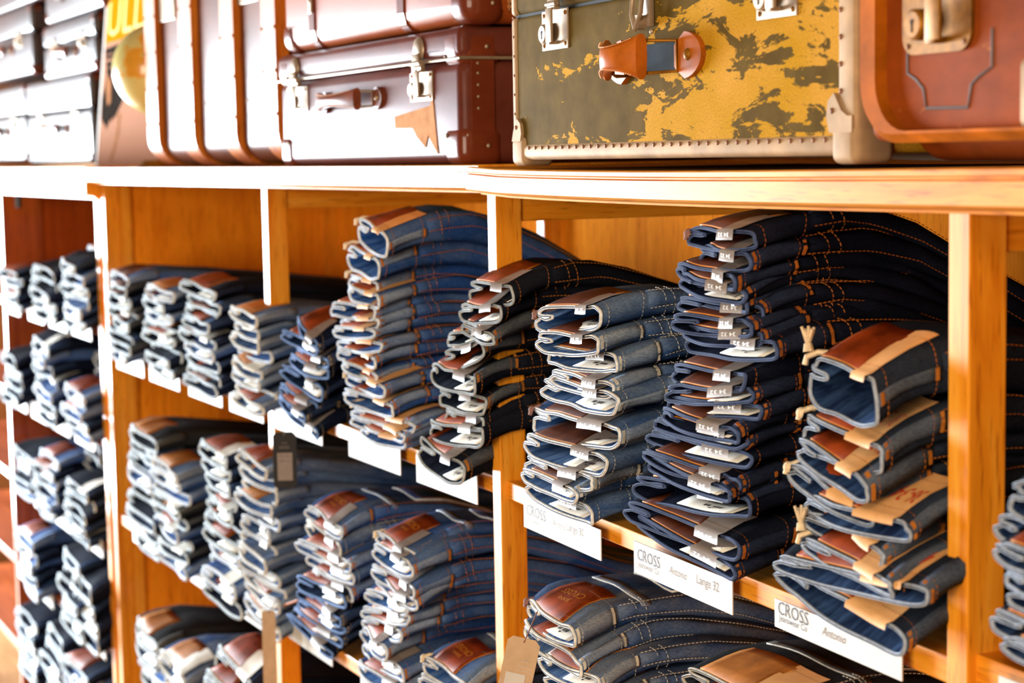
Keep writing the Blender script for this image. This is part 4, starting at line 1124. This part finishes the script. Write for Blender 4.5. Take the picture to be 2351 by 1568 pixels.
G = 'jeans on the red-brown shelving'
LS = ['ink', 'navy', 'royal', 'ink']
TOPS = [[(6, 606, 5), (79, 600, 5), (140, 582, 6), (206, 575, 6)], [(14, 800, 5), (78, 765, 7), (152, 868, 5), (220, 840, 6)], [(32, 1012, 5), (84, 1022, 6), (148, 1088, 5), (206, 1060, 6)],
        [(52, 1205, 5), (142, 1250, 6), (172, 1300, 4), (226, 1240, 6)], [(46, 1385, 6), (102, 1425, 6), (148, 1495, 5), (226, 1380, 6)]]
for r, row in enumerate(TOPS):
    for k, (px, py, n) in enumerate(row):
        dd = -.03 if k < 3 else .05
        s = max(LB+.035, at(px, py+60, 1, dd)[0]); wd_ = .19
        if k == 3: s = min(s, LA-.15); wd_ = .15
        t = at(px, py, 1, -.03)[2]
        z1 = min(max(t, LZ[r]+.06), (LZ[r-1]-.035) if r else 9)
        st = [['ink', 'ink', 'navy'], ['navy', 'ink'], ['ink', 'royal', 'ink'], ['royal', 'ink']][(k+r) % 4]
        far_stack(1, st, s, wd_, LZ[r], z1, n, f'the {O4[k]} stack on the {LN[r]} red-brown shelf', G, seed=r*9+k, d=dd, patch='leather' if (r+k) % 3 == 0 else None, strip=None if (r+k) % 2 else 'kraft')

# ---------------------------------------------------------------- hanging tags and strings
def hang_tag(px, py, wpx, hpx, sec, d, m, label, texts, win=None, tilt=0.0, string_to=None):
    p = at(px, py, sec, d)
    sc = (at(px+wpx, py, sec, d)[0]-p[0])
    vd = Vector(CAM)-(SEC[sec] @ Vector(p)); dist = vd.length; W = wpx*dist/F*1.05; Hh = hpx*dist/F
    ang = math.atan2(vd.x, -vd.y)
    M = Matrix.Translation(SEC[sec] @ Vector(p)) @ Matrix.Rotation(ang*.92, 4, 'Z') @ Matrix.Rotation(math.radians(tilt), 4, 'Y')
    root = empty('hang_tag', M, label=label, cat='hang tag')
    P = [(W*.16, 0), (W*.84, 0), (W, -W*.16), (W, -Hh+W*.14), (W*.86, -Hh), (W*.14, -Hh), (0, -Hh+W*.14), (0, -W*.16)]
    MB().prism(P[::-1], -.0009, 0).obj('tag_card', [m], root)
    if win: MB().box((W*win[0], -.0013, -Hh*win[1]), (W*win[2], -.0009, -Hh*win[3])).obj('size_sticker', [strip_grey if m is black_card else card_white], root)
    for body, x, z, w, mm in texts:
        V, Fc = text_mesh(body); link('lettering', mesh('lettering', [(W*x+W*w*u, -.0016, -Hh*z+W*w*v) for u, v in V], Fc, [mm], None, False), root)
    mb = MB(); c = Vector((W*.5, -.001, -W*.14))
    mb.tube([c, c+Vector((.001, -.001, W*.3)), c+Vector((.0, .004, W*.62))] if string_to is None else [c, c+Vector(string_to)*.5+Vector((0, -.004, 0)), c+Vector(string_to)], .0007, 6)
    mb.obj('tag_string', [strip_grey if m is black_card else cord_mauve], root)
hang_tag(625, 992, 51, 130, 1, -.062, black_card, 'black hang tag with grey size sticker, hanging against the post', [('---', .40, .20, .22, strip_grey), ('------', .30, .255, .40, strip_grey), ('-----', .28, .29, .44, strip_grey), ('-- ---', .28, .43, .44, ink_black), ('--- --', .28, .52, .44, ink_black)], (.18, .37, .82, .86), string_to=(.0, .004, .030))
hang_tag(1168, 1456, 72, 150, 2, -.10, kraft, 'kraft hang tag with white sticker, hanging before the middle post', [('---', .55, .36, .22, card_white), ('------', .50, .43, .34, card_white), ('-------', .46, .50, .40, card_white)], (.16, .56, .76, 1.0), tilt=13, string_to=(.006, .012, .030))
hang_tag(600, 1402, 30, 190, 1, -.05, kraft, 'curled brown hang tag at the foot of the slim post, on an orange string', [], None, string_to=(.012, .0, .018))
p0, p1 = at(684, 1378, 1, -.02), at(630, 1404, 1, -.02)
tag(MB().tube([p1, (p0+p1)/2+np.array([0, 0, .002]), p0], .0016, 6).obj('cord', [orange_leather]), 'orange leather string tied around the slim post', 'string')
rb = at(1697, 1533, 2, .10)
